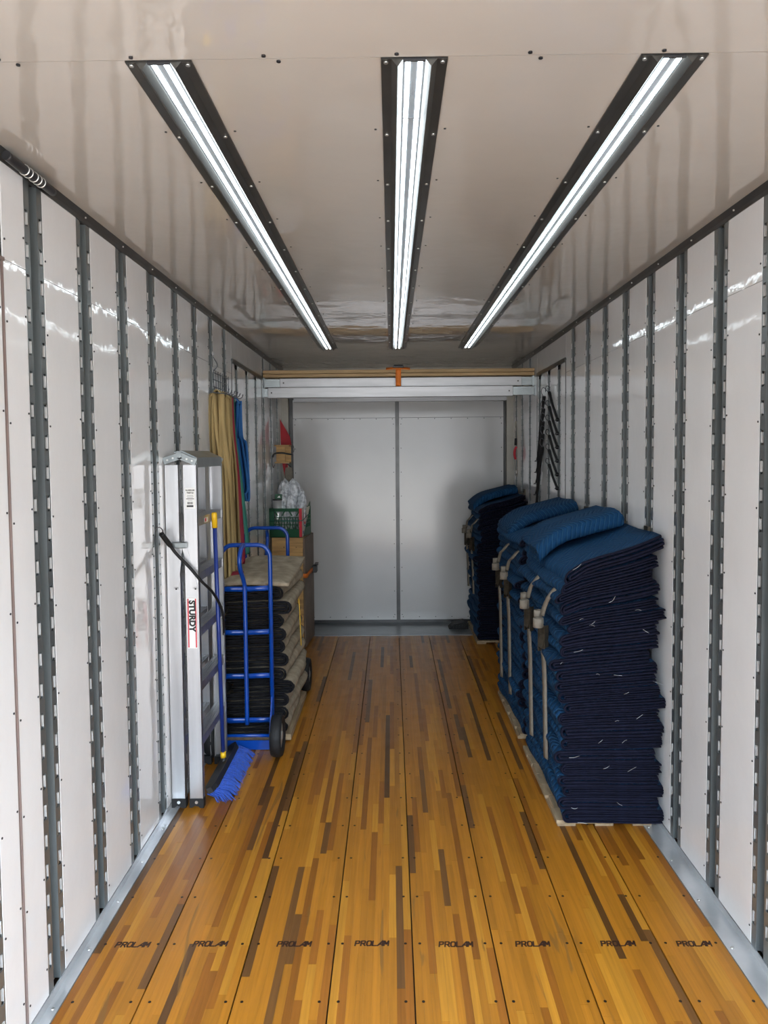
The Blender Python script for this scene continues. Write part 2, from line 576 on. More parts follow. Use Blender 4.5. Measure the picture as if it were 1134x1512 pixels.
# ------------------------------------------------------------------ the trailer shell
XL, XR = -1.155, 1.298        # inner faces of the side walls
YB, YE = -0.35, 8.25          # open tail, front end
ZC = 2.738                    # roof lining
ZT = 2.700                    # top of posts and panels
WOOD_L, WOOD_R, WOOD_END = -1.112, 1.216, 7.645
PITCH_P = 0.4064
POST_W = 0.13

# floor ---------------------------------------------------------------
fl = MB().box(XL - 0.06, XR + 0.06, YB, YE + 0.05, -0.08, -0.021)
floor = tag(fl.build('floor', M['board']), 'laminated hardwood trailer floor in long lengthwise boards', kind='structure')
seams = [WOOD_L, -0.8536, -0.5408, -0.2230, 0.0646, 0.3647, 0.6661, 0.9752, WOOD_R]
unit = MB().box(0, 1, 0, 1, -1, 0).mesh('floor_strip', M['strip'])

def strip_tone():
    k = random.random()
    if k < 0.055:
        base, s = (0.105, 0.044, 0.010), random.uniform(0.8, 1.35)
    elif k < 0.25:
        base, s = (0.245, 0.084, 0.0075), random.uniform(0.82, 1.12)
    elif k < 0.40:
        base, s = (0.43, 0.186, 0.017), random.uniform(0.9, 1.08)
    else:
        base, s = (0.355, 0.138, 0.0105), random.uniform(0.85, 1.1)
    return tuple(c * s for c in base)

# stroke letters of the branding stamp, unit cells 1 wide x 1 high
LET = {'P': [[(0, 0), (0, 1), (0.78, 1), (0.9, 0.8), (0.8, 0.5), (0.1, 0.45)]],
       'R': [[(0, 0), (0, 1), (0.78, 1), (0.9, 0.8), (0.8, 0.5), (0.1, 0.45)], [(0.5, 0.45), (0.95, 0)]],
       'O': [[(0.2, 0), (0, 0.25), (0, 0.75), (0.2, 1), (0.8, 1), (1, 0.75), (1, 0.25), (0.8, 0), (0.2, 0)]],
       'L': [[(0, 1), (0, 0), (0.9, 0)]],
       'A': [[(-0.1, 0), (0.9, 1), (1.0, 1), (1.0, 0)], [(0.35, 0.30), (1.0, 0.30)]],
       'M': [[(0, 0), (0.06, 1), (0.5, 0.35), (0.94, 1), (1, 0)]]}

def stamp_mesh():
    mb = MB()
    x = -0.0615
    w, h, gap, t = 0.0160, 0.027, 0.0054, 0.0062
    for ch in 'PROLAM':
        for line in LET[ch]:
            for a, c in zip(line, line[1:]):
                p = Vector((x + a[0] * w + a[1] * 0.003, a[1] * h, 0))
                q = Vector((x + c[0] * w + c[1] * 0.003, c[1] * h, 0))
                d = (q - p).normalized()
                n = Vector((-d.y, d.x, 0)) * t / 2
                e = d * t * 0.4
                mb.obox((p + q) / 2, (q - p) / 2 + e, n, (0, 0, 0.0002))
        x += w + gap
    return mb.mesh('stamp', M['stamp'])
STAMP = stamp_mesh()
NEAR0, NEAR1 = 2.2, 4.05
for bi in range(8):
    x0, x1 = seams[bi] + 0.0026, seams[bi + 1] - 0.0026
    board = MB().box(x0, x1, YB, WOOD_END, -0.021, -0.0145).build('floor_board', M['board'], floor)
    n = max(1, round((x1 - x0) / 0.0278))
    far, tones = MB(), []
    for k in range(n):
        a, c = x0 + (x1 - x0) * k / n, x0 + (x1 - x0) * (k + 1) / n
        y = YB
        while y < WOOD_END:
            e = min(WOOD_END, y + random.choice((0.35, 0.5, 0.7, 0.9, 1.2)) * random.uniform(0.85, 1.15))
            if WOOD_END - e < 0.15: e = WOOD_END
            tone = strip_tone()
            if e > NEAR0 and y < NEAR1:
                o = link('floor_strip', unit, board, (a + 0.0001, y + 0.0002, random.uniform(-0.00015, 0)), None, (c - a - 0.0002, e - y - 0.0004, 0.014))
                o.color = (*tone, 1)
            else:
                far.box(a + 0.0001, c - 0.0001, y + 0.0002, e - 0.0002, -0.014, random.uniform(-0.00015, 0))
                tones.append(tone)
            y = e
    me = far.mesh('hardwood_strips', M['strip_far'])
    at = me.color_attributes.new('tone', 'FLOAT_COLOR', 'CORNER')
    flat = []
    for t in tones:
        flat += [t[0], t[1], t[2], 1.0] * 24
    at.data.foreach_set('color', flat)
    tag(link('hardwood_strips', me, board), kind='stuff')
    sm = MB()
    yy = 2.4702 - 0.3048 * 7
    while yy < WOOD_END:
        for xs in (x0 + 0.026, x1 - 0.026):
            j = random.uniform(-0.004, 0.004)
            sm.cyl((xs + j, yy, -0.001), (xs + j, yy, 0.0007), 0.0056, 8)
        yy += 0.3048
    tag(sm.build('floor_screws', M['screw'], board), kind='stuff')
    link('stamp', STAMP, board, ((x0 + x1) / 2 + random.uniform(-0.01, 0.012), 2.760 + random.uniform(-0.006, 0.006), 0.0004))

pl = MB().box(XL, XR, WOOD_END + 0.002, YE, -0.02, 0.004)
pl.build('threshold_plate', M['plate'], floor)

# aluminium base angles along both walls --------------------------------
for nm, a, c, w in (('baseboard_left', WOOD_L, XL, -1), ('baseboard_right', WOOD_R, XR, 1)):
    b = MB()
    b.box(min(a, c), max(a, c), YB, WOOD_END, -0.02, 0.0035)
    b.box(min(c, c - w * 0.006), max(c, c - w * 0.006), YB, WOOD_END, 0.0035, 0.030)
    bo = tag(b.build(nm, M['alum_base']), 'shiny aluminium angle along the foot of the slotted wall', kind='structure')
    s = MB()
    yy = 0.3
    while yy < WOOD_END:
        s.cyl((a + w * 0.018, yy, 0.003), (a + w * 0.018, yy, 0.0065), 0.006, 8)
        yy += 0.3048
    tag(s.build('rivets', M['bolt'], bo), kind='stuff')

# slotted posts ---------------------------------------------------------
def post_mesh(z0, z1, side):
    """hat-section post: x=0 is the inner face plane, recess goes outwards (side*x), y across"""
    st, sl, lp = MB(), MB(), MB()
    hw, ch = POST_W / 2, 0.030            # half width, half channel
    dp = 0.034
    S = side
    pitch, sh = 0.1016, 0.052
    for sg in (-1, 1):
        ya, yb = sg * ch, sg * hw
        sa, sb = sg * (ch + 0.0085), sg * (hw - 0.0065)      # slot edges across
        zs = z0 + 0.085
        zc = z0
        lo, hi = min(ya, yb), max(ya, yb)
        slo, shi = min(sa, sb), max(sa, sb)
        t = 0.003
        while zs + sh < z1 - 0.03:
            st.box(min(0, S * t), max(0, S * t), lo, hi, zc, zs)
            st.box(min(0, S * t), max(0, S * t), lo, slo, zs, zs + sh)
            st.box(min(0, S * t), max(0, S * t), shi, hi, zs, zs + sh)
            for ye, dy in ((shi, -0.002), (slo, 0.002)):    # folded lips of the slot
                lp.box(min(0, S * 0.026), max(0, S * 0.026), min(ye, ye + dy), max(ye, ye + dy), zs + 0.007, zs + sh - 0.007)
            zc = zs + sh
            zs += pitch
        st.box(min(0, S * t), max(0, S * t), lo, hi, zc, z1)
        # side of the channel
        st.box(min(0, S * dp), max(0, S * dp), min(ya, ya - sg * 0.003), max(ya, ya - sg * 0.003), z0, z1)
    st.box(min(S * dp, S * (dp + 0.003)), max(S * dp, S * (dp + 0.003)), -ch, ch, z0, z1)
    sl.box(min(S * 0.04, S * 0.044), max(S * 0.04, S * 0.044), -hw, hw, z0, z1)  # black sheet standing for the shade inside the post behind its slots
    return st.mesh('slotted_post', M['galv']), lp.mesh('slot_lips', M['lip']), sl.mesh('cavity_shade', M['black_void'])

POSTS = {}
def add_post(parent, side, y, z0=0.03, z1=ZT):
    key = (side, z0, z1)
    if key not in POSTS: POSTS[key] = post_mesh(z0, z1, side)
    a, b, c = POSTS[key]
    X = (XL if side < 0 else XR)
    p = link('slotted_post', a, parent, (X - side * 0.0032, y, 0))
    tag(link('slot_lips', b, p), kind='stuff')
    link('cavity_shade', c, p)
    return p

PAN = {}
def panel_mesh(w, z0, z1, side, riv):
    key = (round(w, 3), z0, z1, side)
    if key not in PAN:
        p = MB()
        p.box(min(0, side * 0.005), max(0, side * 0.005), -w / 2, w / 2, z0, z1)
        r = MB()
        zz = z0 + 0.06
        k = 0
        while zz < z1 - 0.02:
            for sg in (-1, 1):
                yy = sg * (w / 2 - 0.010)
                z2 = zz + (0.035 if sg > 0 else 0.0)
                if z2 < z1 - 0.01:
                    r.cyl((0, yy, z2), (-side * 0.0022, yy, z2), 0.0036, 7)
            zz += 0.3048
        PAN[key] = (p.mesh('wall_panel', M['panel']), r.mesh('rivets', M['rivet']))
    return PAN[key]

def add_panel(parent, side, y0, y1, z0, z1):
    a, b = panel_mesh(y1 - y0, z0, z1, side, True)
    X = (XL if side < 0 else XR) - side * 0.004
    p = link('wall_panel', a, parent, (X, (y0 + y1) / 2, 0))
    tag(link('rivets', b, p), kind='stuff')
    return p

POST_Y = {-1: [2.5215 + PITCH_P * i for i in range(-4, 14)],
          1: [3.063 + PITCH_P * i for i in range(-5, 13)]}
DOOR = {-1: (5.60, 6.885), 1: (5.73, 6.845)}
ZJ = 2.412
walls = {}
for side, nm in ((-1, 'wall_left'), (1, 'wall_right')):
    X = XL if side < 0 else XR
    w = MB().box(min(X + side * 0.05, X + side * 0.08), max(X + side * 0.05, X + side * 0.08), YB, YE + 0.05, -0.05, ZC + 0.05)
    wall = tag(w.build(nm, M['skin']), 'white panelled trailer wall with slotted steel posts', kind='structure')
    walls[side] = wall
    d0, d1 = DOOR[side]
    # flush cargo door in the wall
    dm = MB()
    xf = X - side * 0.012
    dm.box(min(X, xf), max(X, xf), d0, d1, 2.492, 2.522)
    dm.box(min(X, X - side * 0.007), max(X, X - side * 0.007), d0 - 0.006, d0 + 0.006, 0.03, 2.51)
    dm.box(min(X, X - side * 0.007), max(X, X - side * 0.007), d1 - 0.006, d1 + 0.006, 0.03, 2.51)
    door = tag(dm.build('door_1' if side < 0 else 'door_2', M['dark_steel']), 'white side door with slotted posts set flush in the trailer wall', kind='structure')
    ys = POST_Y[side]
    if side > 0:
        ys = [y for y in ys if y < 5.7] + [5.96, 6.34, 6.73, 7.20, 7.62, 7.98]
    else:
        ys = [y for y in ys if y < 8.1]
    prev = YB
    for y in ys + [None]:
        y1 = (y - POST_W / 2) if y is not None else YE
        ind = prev >= d0 - 0.2 and y1 <= d1 + 0.2
        segs = [(prev, y1)]
        if prev < d0 < y1: segs = [(prev, d0 - 0.006), (d0 + 0.006, y1)]
        elif prev < d1 < y1: segs = [(prev, d1 - 0.006), (d1 + 0.006, y1)]
        if side < 0 and prev < 2.30 < y1: segs = [(prev, 2.296), (2.314, y1)]
        for a, c in segs:
            if c - a < 0.012: continue
            mid = (a + c) / 2
            if d0 < mid < d1:
                add_panel(door, side, a + 0.001, c - 0.001, 0.035, 2.490)
            else:
                add_panel(wall, side, a + 0.001, c - 0.001, 0.035, ZJ - 0.001)
                add_panel(wall, side, a + 0.001, c - 0.001, ZJ + 0.001, ZT)
        if y is not None:
            if d0 < y < d1:
                add_post(door, side, y, 0.03, 2.46)
            else:
                add_post(wall, side, y)
            prev = y + POST_W / 2
    # plain strip above the cargo door
    hp = MB().box(min(X, X - side * 0.004), max(X, X - side * 0.004), d0, d1, 2.523, ZT)
    hp.build('header_panel', M['panel'], wall)
    # cove trim between wall and roof
    t = MB()
    t.prism([(0, 0), (0.011, 0), (0.012, 0.015), (0.018, ZC - ZT + 0.002), (0, ZC - ZT + 0.002)],
            (X + side * 0.004, YB, ZT - 0.002), (-side, 0, 0), (0, 0, 1), (0, YE - YB, 0))
    fix_normals(t)
    tr = tag(t.build('trim_1' if side < 0 else 'trim_2', M['dark_steel']), 'dark steel cove trim where wall meets roof', kind='structure')
    r = MB()
    yy = 0.5
    while yy < YE:
        r.cyl((X - side * 0.009, yy, ZT + 0.020), (X - side * 0.014, yy, ZT + 0.019), 0.0035, 8)
        yy += 0.4064
    tag(r.build('rivets', M['bolt'], tr), kind='stuff')

# bronze seal of the rearmost side door, beside the first post
g = MB()
g.box(XL - 0.006, XL + 0.001, 2.297, 2.313, 0.03, 2.41)
g.box(XL - 0.004, XL + 0.006, 2.308, 2.311, 0.03, 2.41)
g.box(XL - 0.002, XL + 0.008, 1.30, 2.316, 2.405, 2.416)
tag(g.build('trim_3', M['bronze_gap']), 'narrow bronze seal strip running up the wall by the first post', kind='structure')

# roof ------------------------------------------------------------------
CE_Y = 1.826
ce = MB().box(XL - 0.05, XR + 0.05, YB, YE + 0.05, ZC + 0.012, ZC + 0.05)
ceiling = tag(ce.build('ceiling', M['skin']), 'glossy white trailer roof lining', kind='structure')
MB().box(XL, XR, YB, CE_Y - 0.0025, ZC - 0.003, ZC + 0.011).build('roof_panel', M['ceiling'], ceiling)
MB().box(XL, XR, CE_Y + 0.0055, YE, ZC, ZC + 0.011).build('roof_panel', M['ceiling'], ceiling)
MB().box(XL, XR, CE_Y - 0.002, CE_Y + 0.005, ZC + 0.0012, ZC + 0.0115).build('joint_strip', M['bronze_gap'], ceiling)
rv = MB()
for k in range(-8, 9):
    x = 0.02 + k * 0.305
    if XL + 0.06 < x < XR - 0.06:
        rv.cyl((x, CE_Y - 0.016, ZC - 0.003), (x, CE_Y - 0.016, ZC - 0.006), 0.0052, 8)
        rv.cyl((x + 0.03, CE_Y + 0.016, ZC), (x + 0.03, CE_Y + 0.016, ZC - 0.003), 0.0052, 8)
for lx in (-0.533, 0.0612, 0.6617):
    yy = CE_Y + 0.4
    while yy < 6.6:
        for sg in (-1, 1):
            rv.cyl((lx + sg * 0.098, yy, ZC), (lx + sg * 0.098, yy, ZC - 0.002), 0.0036, 7)
        yy += 0.4064
tag(rv.build('rivets', M['rivet'], ceiling), kind='stuff')

# ceiling light channels --------------------------------------------------
LIGHT_LAB = ['long twin-row strip light over the aluminium trestle side', 'long twin-row strip light down the middle of the roof',
             'long twin-row strip light over the blanket stack side']
def make_light(i, x):
    Y0, Y1 = CE_Y + 0.004, 6.705
    root = empty('strip_light', (x, Y0, ZC), LIGHT_LAB[i], 'ceiling light', 'roof strip lights')
    L = Y1 - Y0
    fr = MB()
    hw = 0.0775
    for sg in (-1, 1):
        # flange, V ridge, inner return as one bent sheet
        prof = [(hw, 0.0), (hw, -0.004), (0.052, -0.004), (0.039, -0.020), (0.028, -0.004), (0.026, -0.004), (0.0395, -0.0235), (0.0535, -0.0065), (0.0535, -0.0)]
        prof = [(hw, -0.001), (hw, -0.005), (0.0535, -0.005), (0.039, -0.022), (0.026, -0.005), (0.026, -0.001)]
        pts = [(sg * a, b) for a, b in prof]
        fr.prism(pts, (0, 0, 0), (1, 0, 0), (0, 0, 1), (0, L, 0))
    fix_normals(fr)
    fr.build('channel', M['fixture'], root)
    MB().box(-0.026, 0.026, 0.004, L, -0.004, -0.001).build('reflector', M['lens'], root)
    for sg in (-1, 1):
        t = MB()
        prof = [(0.0056 * math.cos(a), -0.005 - 0.0035 * math.sin(a)) for a in [PI * k / 6 for k in range(7)]] + [(-0.0056, -0.0042), (0.0056, -0.0042)]
        t.prism(prof, (sg * 0.0145, 0.012, 0), (1, 0, 0), (0, 0, 1), (0, L - 0.03, 0))
        fix_normals(t)
        t.build('diode_row', M['led'], root)
    e = MB().box(-0.026, 0.026, 0.0, 0.004, -0.010, -0.001)
    e.build('end_plate', M['black_plastic'], root)
    s = MB()
    yy = 0.012
    while yy < L:
        for sg in (-1, 1):
            s.cyl((sg * 0.066, yy, -0.005), (sg * 0.066, yy, -0.009), 0.0055, 8)
        yy += 0.4064
    tag(s.build('screws', M['bolt'], root), kind='stuff')
    for yy in (0.30, 1.5, 2.7, 3.9):
        MB().box(-0.024, 0.024, yy, yy + 0.004, -0.0110, -0.0100).build('lens_clip', M['lens'], root)
for i, x in enumerate((-0.533, 0.0612, 0.6617)):
    make_light(i, x)

# front end: wall, double doors, posts ------------------------------------
eb = MB().box(XL - 0.05, XR + 0.05, YE, YE + 0.05, -0.05, ZC + 0.05)
wall_back = tag(eb.build('wall_back', M['dark_steel']), 'front bulkhead of the trailer behind the double doors', kind='structure')
MB().box(XL, XR, YE - 0.01, YE, 2.43, ZC).build('bulkhead_panel', M['post_beige'], wall_back)
for nm, a, c in (('door_3', -1.040, 0.046), ('door_4', 0.086, 1.192)):
    d = MB().box(a, c, 8.195, 8.235, 0.045, 2.205)
    lab = 'plain white door leaf of the front double doors, beside the plywood box' if a < 0 else 'plain white door leaf of the front double doors, beside the rear blanket stack'
    do = tag(d.build(nm, M['endpanel']), lab, kind='structure')
    MB().box(a, c, 8.197, 8.235, 2.209, 2.40).build('upper_panel', M['endpanel'], do)
    r = MB()
    for k in range(7):
        x = a + 0.03 + (c - a - 0.06) * k / 6
        for z in (0.075, 2.195):
            r.cyl((x, 8.195, z), (x, 8.192, z), 0.005, 7)
    for k in range(9):
        for x in (a + 0.02, c - 0.02):
            r.cyl((x, 8.195, 0.1 + k * 0.255), (x, 8.192, 0.1 + k * 0.255), 0.005, 7)
    tag(r.build('rivets', M['rivet'], do), kind='stuff')
tm = MB()
tm.box(0.048, 0.084, 8.205, 8.235, 0.045, 2.40)
tag(tm.build('trim_4', M['dark_steel']), 'dark vertical seal between the two white doors', kind='structure')
tm = MB()
tm.box(XL, -1.085, 8.16, YE, 0.004, 2.43)
tag(tm.build('trim_5', M['post_beige']), 'corner post beside the white double doors by the plywood box', kind='structure')
tm = MB()
tm.box(1.222, XR, 8.16, YE, 0.004, 2.43)
tag(tm.build('trim_6', M['post_beige']), 'beige corner post beside the white double doors above the rear blankets', kind='structure')
tm = MB()
tm.box(-1.02, 1.215, 8.10, 8.19, 2.375, 2.435)
tag(tm.build('trim_7', M['alum_beam']), 'aluminium header rail above the white double doors', kind='structure')

# ------------------------------------------------------------------ load beams, lumber, orange strap
def load_beam(x0, x1, y, z0, z1, lab, ext0, ext1):
    root = empty('load_beam', ((x0 + x1) / 2, y, z0), lab, 'beam', 'aluminium load beams across the trailer')
    ox, oy, oz = root.location
    b = MB()
    b.bbox(x0, x1, y - 0.02, y + 0.02, z0, z1, 0.004)
    local(b, root.location).build('beam_body', M['alum_beam'], root)
    for a, c in (ext0, ext1):
        e = MB()
        zc = (z0 + z1) / 2
        lo, hi = min(a, c), max(a, c)
        e.box(lo, hi, y - 0.014, y + 0.014, zc + 0.020, zc + 0.036)
        e.box(lo, hi, y - 0.014, y + 0.014, zc - 0.036, zc - 0.020)
        e.box(lo, hi, y - 0.002, y + 0.014, zc - 0.022, zc + 0.022)
        e.box(lo + 0.01, hi - 0.02, y - 0.008, y - 0.001, zc - 0.007, zc + 0.007)
        wx = lo if abs(lo) > abs(hi) else hi
        e.box(wx - 0.008, wx + 0.008, y - 0.025, y + 0.025, zc - 0.045, zc + 0.045)
        local(e, root.location).build('end_fitting', M['galv'], root)
    for x in (x0 + 0.035, x1 - 0.035):
        k = MB().cyl((x, y - 0.020, (z0 + z1) / 2), (x, y - 0.024, (z0 + z1) / 2), 0.007, 10)
        local(k, root.location).build('bolt', M['screw'], root)
load_beam(-1.100, 1.092, 6.93, 2.330, 2.425, 'lower bright aluminium load beam spanning the trailer under the lumber', (-1.145, -1.10), (1.092, 1.288))
load_beam(-1.004, 1.185, 7.02, 2.430, 2.515, 'upper aluminium load beam directly under the lumber boards', (-1.145, -1.004), (1.185, 1.288))
for k, (z0, z1, y, lab) in enumerate(((2.517, 2.545, 7.00, 'thin lumber board lying on the aluminium load beams, lower of two'),
                                      (2.547, 2.578, 6.99, 'thin lumber board on top of another across the load beams'))):
    mb = MB()
    n = 14
    for i in range(n):
        pass
    mb.bbox(-1.142, 1.286, y - 0.07, y + 0.07, z0, z1, 0.004)
    o = mb.build('lumber_board', M['lumber'])
    tag(o, lab, 'lumber', 'lumber on the load beams')
root = empty('ratchet_strap', (0.07, 6.92, 2.43), 'orange ratchet strap tied around the lumber and upper load beam', 'strap')
q = MB()
q.ribbon(smooth_path([(0.07, 6.985, 2.425), (0.07, 6.912, 2.432), (0.07, 6.910, 2.50), (0.07, 6.912, 2.575), (0.07, 6.99, 2.586), (0.07, 7.065, 2.578), (0.07, 7.068, 2.50)], 4), (0.024, 0, 0), 0.003)
local(q, root.location).build('webbing', M['orange'], root)
q = MB()
q.ribbon([(-0.04, 6.925, 2.583), (0.03, 6.915, 2.588), (0.11, 6.92, 2.588), (0.175, 6.93, 2.582)], (0, 0.012, 0.01), 0.003)
local(q, root.location).build('loose_end', M['orange'], root)
q = MB()
q.bbox(0.02, 0.12, 6.90, 6.955, 2.590, 2.607, 0.005)
q.cyl((0.03, 6.91, 2.612), (0.11, 6.91, 2.612), 0.006)
local(q, root.location).build('ratchet', M['black_plastic'], root)

# ------------------------------------------------------------------ folded blankets
def folded(name, w, d, h, nU, seed, mats, mirror=False, grow=0.06, rough=0.006, droop=0.0, lift=0.0, ydroop=0.0, thin=0.0):
    """cloth folded into nested U layers; fold at x=0 (the aisle side), cut edges at -y and +y.
    material 0 = cloth, 1 = edge"""
    rnd = random.Random(seed)
    mb = MB()
    t = h / (2 * nU)
    ph = [rnd.uniform(0, 6.28) for _ in range(6)]
    ph[0], ph[1] = 1.3, 0.4                  # the stack sags as one
    inset_r = [rnd.uniform(0, 0.02) for _ in range(nU)]
    fx = [rnd.uniform(-0.004, 0.010) for _ in range(nU)]
    NY = 9
    ys = [0.0, 0.0025, 0.0065, 0.016] + [0.016 + (d - 0.032) * k / NY for k in range(1, NY)] + [d - 0.016, d - 0.0065, d - 0.0025, d]
    lay = [rnd.uniform(0, 6.28) for _ in range(2 * nU)]
    yj = [rnd.uniform(-0.008, 0.008) for _ in range(nU)]

    def wob(x, y):
        z = rough * math.sin(5.2 * y + ph[0] + 2.5 * x) + 0.6 * rough * math.sin(11 * x + ph[1] + 3 * y)
        return z
    for u in range(nU):
        hh = h / 2 - u * t                   # half height of this U (outer)
        hi = hh - t * 0.80                   # half height inside
        xl = u * t * 1.05 + fx[u]
        xr = w - inset_r[u]
        na, ns = 6, 6

        def curve(half, xs, rx):
            pts = [(xr + (xs + rx - xr) * k / ns, half) for k in range(ns)]
            pts += [(xs + rx - rx * math.sin(PI * k / na), half * math.cos(PI * k / na)) for k in range(na + 1)]
            pts += [(xs + rx + (xr - xs - rx) * k / ns, -half) for k in range(1, ns + 1)]
            return pts
        outer = curve(hh, xl, max(hh * 1.0, 0.006))
        inner = curve(max(hi, 0.0006), xl + t * 0.80, max(hi * 1.0, 0.003))
        n = len(outer)
        base = len(mb.v)
        for yi, y in enumerate(ys):
            edge = min(y, d - y)
            shr = 0.0 if edge > 0.012 else (0.62 if edge < 0.001 else (0.22 if edge < 0.004 else 0.02))
            for k in range(n):
                ox, oz = outer[k]; ix, iz = inner[k]
                mx, mz = (ox + ix) / 2, (oz + iz) / 2
                for (px, pz) in ((ox, oz), (ix, iz)):
                    px, pz = px + (mx - px) * shr, pz + (mz - pz) * shr
                    g = 1 + grow * (px / w)
                    z = (pz * g + h / 2 * (1 + grow * px / w)) * (1 - thin * max(0.0, 1 - px / 0.16) ** 2)
                    z += wob(px, y) + lift * (px / w) ** 2 - droop * max(0.0, 1 - px / 0.16) ** 2
                    z -= ydroop * max(0.0, (y - d + 0.2) / 0.2) ** 2
                    z += 0.0012 * math.sin(17 * px + lay[2 * u + (0 if pz > 0 else 1)]) * min(1.0, px / 0.05) * (0.0 if u == 0 and abs(pz) > hi + 1e-6 else 1.0)
                    x = px + 0.010 * math.sin(4.1 * y + ph[2]) + 0.005 * math.sin(13 * y + ph[3] + u)
                    # puffed quilting relief on the fold
                    if px < 0.06: x -= 0.0035 * abs(math.sin(PI * (y + ph[4]) / 0.12))
                    if mirror: x = w - x
                    mb.v.append((x, y + yj[u], z))
        ny = len(ys)
        for yi in range(ny - 1):
            e = 1 if (yi < 3 or yi >= ny - 4) else 0
            for k in range(n - 1):
                a = base + (yi * n + k) * 2
                c = base + ((yi + 1) * n + k) * 2
                mb.face((a, a + 2, c + 2, c), e, True)
                mb.face((a + 1, c + 1, c + 3, a + 3), e, True)
            for k in (0, n - 1):
                a = base + (yi * n + k) * 2
                c = base + ((yi + 1) * n + k) * 2
                mb.face((a, a + 1, c + 1, c), e, False)
        for yi in (0, ny - 1):
            for k in range(n - 1):
                a = base + (yi * n + k) * 2
                mb.face((a, a + 1, a + 3, a + 2), 1, True)
    fix_normals(mb)
    return mb.mesh(name, mats)


def slab(name, w, d, h, seed, m0, droop=0.018):
    """soft rounded bundle of cloth"""
    rnd = random.Random(seed)
    ph = [rnd.uniform(0, 6.28) for _ in range(4)]
    bm = bmesh.new()
    bmesh.ops.create_cube(bm, size=1.0)
    bmesh.ops.subdivide_edges(bm, edges=list(bm.edges), cuts=11, use_grid_fill=True)
    for v in bm.verts:
        c = v.co * 2
        rz = 1 - 0.10 * max(0.0, abs(c.z) - 0.35) ** 2 / 0.42          # rounded rim
        edge = max(abs(c.x), abs(c.y))
        c.x, c.y = c.x * rz, c.y * rz
        if c.z > 0: c.z -= 0.55 * max(0.0, edge - 0.86) ** 2 / 0.02 * c.z * 0.6
        c.z += 0.0
        x, y, z = (c.x + 1) / 2 * w, (c.y + 1) / 2 * d, (c.z + 1) / 2 * h
        z += 0.006 * math.sin(9 * x + ph[0]) + 0.006 * math.sin(8 * y + ph[1])
        z -= droop * max(0, 1 - x / (0.25 * w)) ** 2 * (z / h)
        v.co = (x, y, z)
    mb = MB()
    mb.add_bm(bm, 0, True)
    return mb.mesh(name, m0)


ORD = ['bottom', 'second', 'third', 'fourth', 'fifth', 'sixth', 'seventh', 'eighth', 'ninth', 'tenth', 'eleventh', 'twelfth',
       'thirteenth', 'fourteenth', 'fifteenth', 'sixteenth', 'seventeenth', 'eighteenth', 'nineteenth', 'twentieth',
       'twenty-first', 'twenty-second', 'twenty-third', 'twenty-fourth', 'twenty-fifth']
BW, BD, BH = 0.485, 1.03, 0.0545
BL = [folded('moving_blanket', BW, BD, BH, (2, 3, 2, 2, 3, 2, 2)[k], 100 + k, [M['blanket'], M['binding']], rough=0.004) for k in range(7)]

def pallet(x0, x1, y0, y1, lab):
    root = empty('pallet', ((x0 + x1) / 2, (y0 + y1) / 2, 0), lab, 'pallet', 'pallets under the blankets')
    for k in range(3):
        xx = x0 + (x1 - x0 - 0.09) * k / 2
        local(MB().box(xx, xx + 0.09, y0 + 0.02, y1 - 0.02, 0.0008, 0.022), root.location).build('runner', M['pallet'], root)
    n = 7
    for k in range(n):
        a = y0 + (y1 - y0) * k / n
        c = y0 + (y1 - y0) * (k + 0.94) / n
        j = random.uniform(-0.012, 0.012)
        local(MB().box(x0 + j, x1, a, c, 0.022, 0.040), root.location).build('deck_board', M['pallet'], root)

def stack(x, y, n, stack_lab, group, tilt, seed):
    rnd = random.Random(seed)
    z = 0.044
    tops = []
    for i in range(n):
        k = rnd.randrange(len(BL))
        sc_ = rnd.choice((0.85, 0.95, 1.0, 1.1, 1.15)) * NORM
        fr = i / (n - 1)
        rot = -tilt * max(0.0, fr - 0.15) / 0.85
        jx = rnd.uniform(-0.018, 0.018)
        if rnd.random() < 0.15: jx -= 0.02
        if i < 2: jx = abs(jx) * 0.5
        o = link('moving_blanket', BL[k], None, (x + jx, y + rnd.uniform(-0.008, 0.008), z - jx * math.sin(rot)), (rnd.uniform(-0.0006, 0.0006), rot, rnd.uniform(-0.008, 0.008)))
        w = ('folded navy quilted moving blanket, %s from the bottom of %s' % (ORD[i], stack_lab)) if 0 < i < n - 1 else \
            ('folded navy quilted moving blanket at the %s of %s' % ('bottom' if i == 0 else 'top', stack_lab))
        tag(o, w, 'blanket', group)
        if i >= n - 8:
            fq = (i - n + 9) / 8
            o.data = folded('moving_blanket', BW if BD > 1 and y < 7 else 0.475, BD if y < 7 else 0.90, BH, 2, seed * 50 + i, [M['blanket'], M['binding']], rough=0.005,
                            droop=0.10 * BH * (i - n + 8), lift=0.05 * fq * fq, thin=0.12)
        o.scale.z = sc_
        z += BH * sc_ + 0.0026
        if y < 4 and rnd.random() < 0.75:
            for _ in range(rnd.choice((1, 1, 2))):
                tx_, tz_ = rnd.uniform(0.03, BW - 0.03), BH * rnd.uniform(0.2, 0.8)
                ln_ = rnd.uniform(0.015, 0.05)
                an_ = rnd.uniform(-0.9, 0.9)
                P_ = [Vector((tx_, -0.006, tz_)), Vector((tx_ + ln_ * 0.5 * math.cos(an_), -0.011, tz_ + ln_ * 0.5 * math.sin(an_) + rnd.uniform(-0.006, 0.006))), Vector((tx_ + ln_ * math.cos(an_), -0.008, tz_ + ln_ * math.sin(an_)))]
                MB().tube(smooth_path(P_, 4), 0.0007, 4).build('loose_thread', M['thread'], o)
        tops.append(z)
    return z

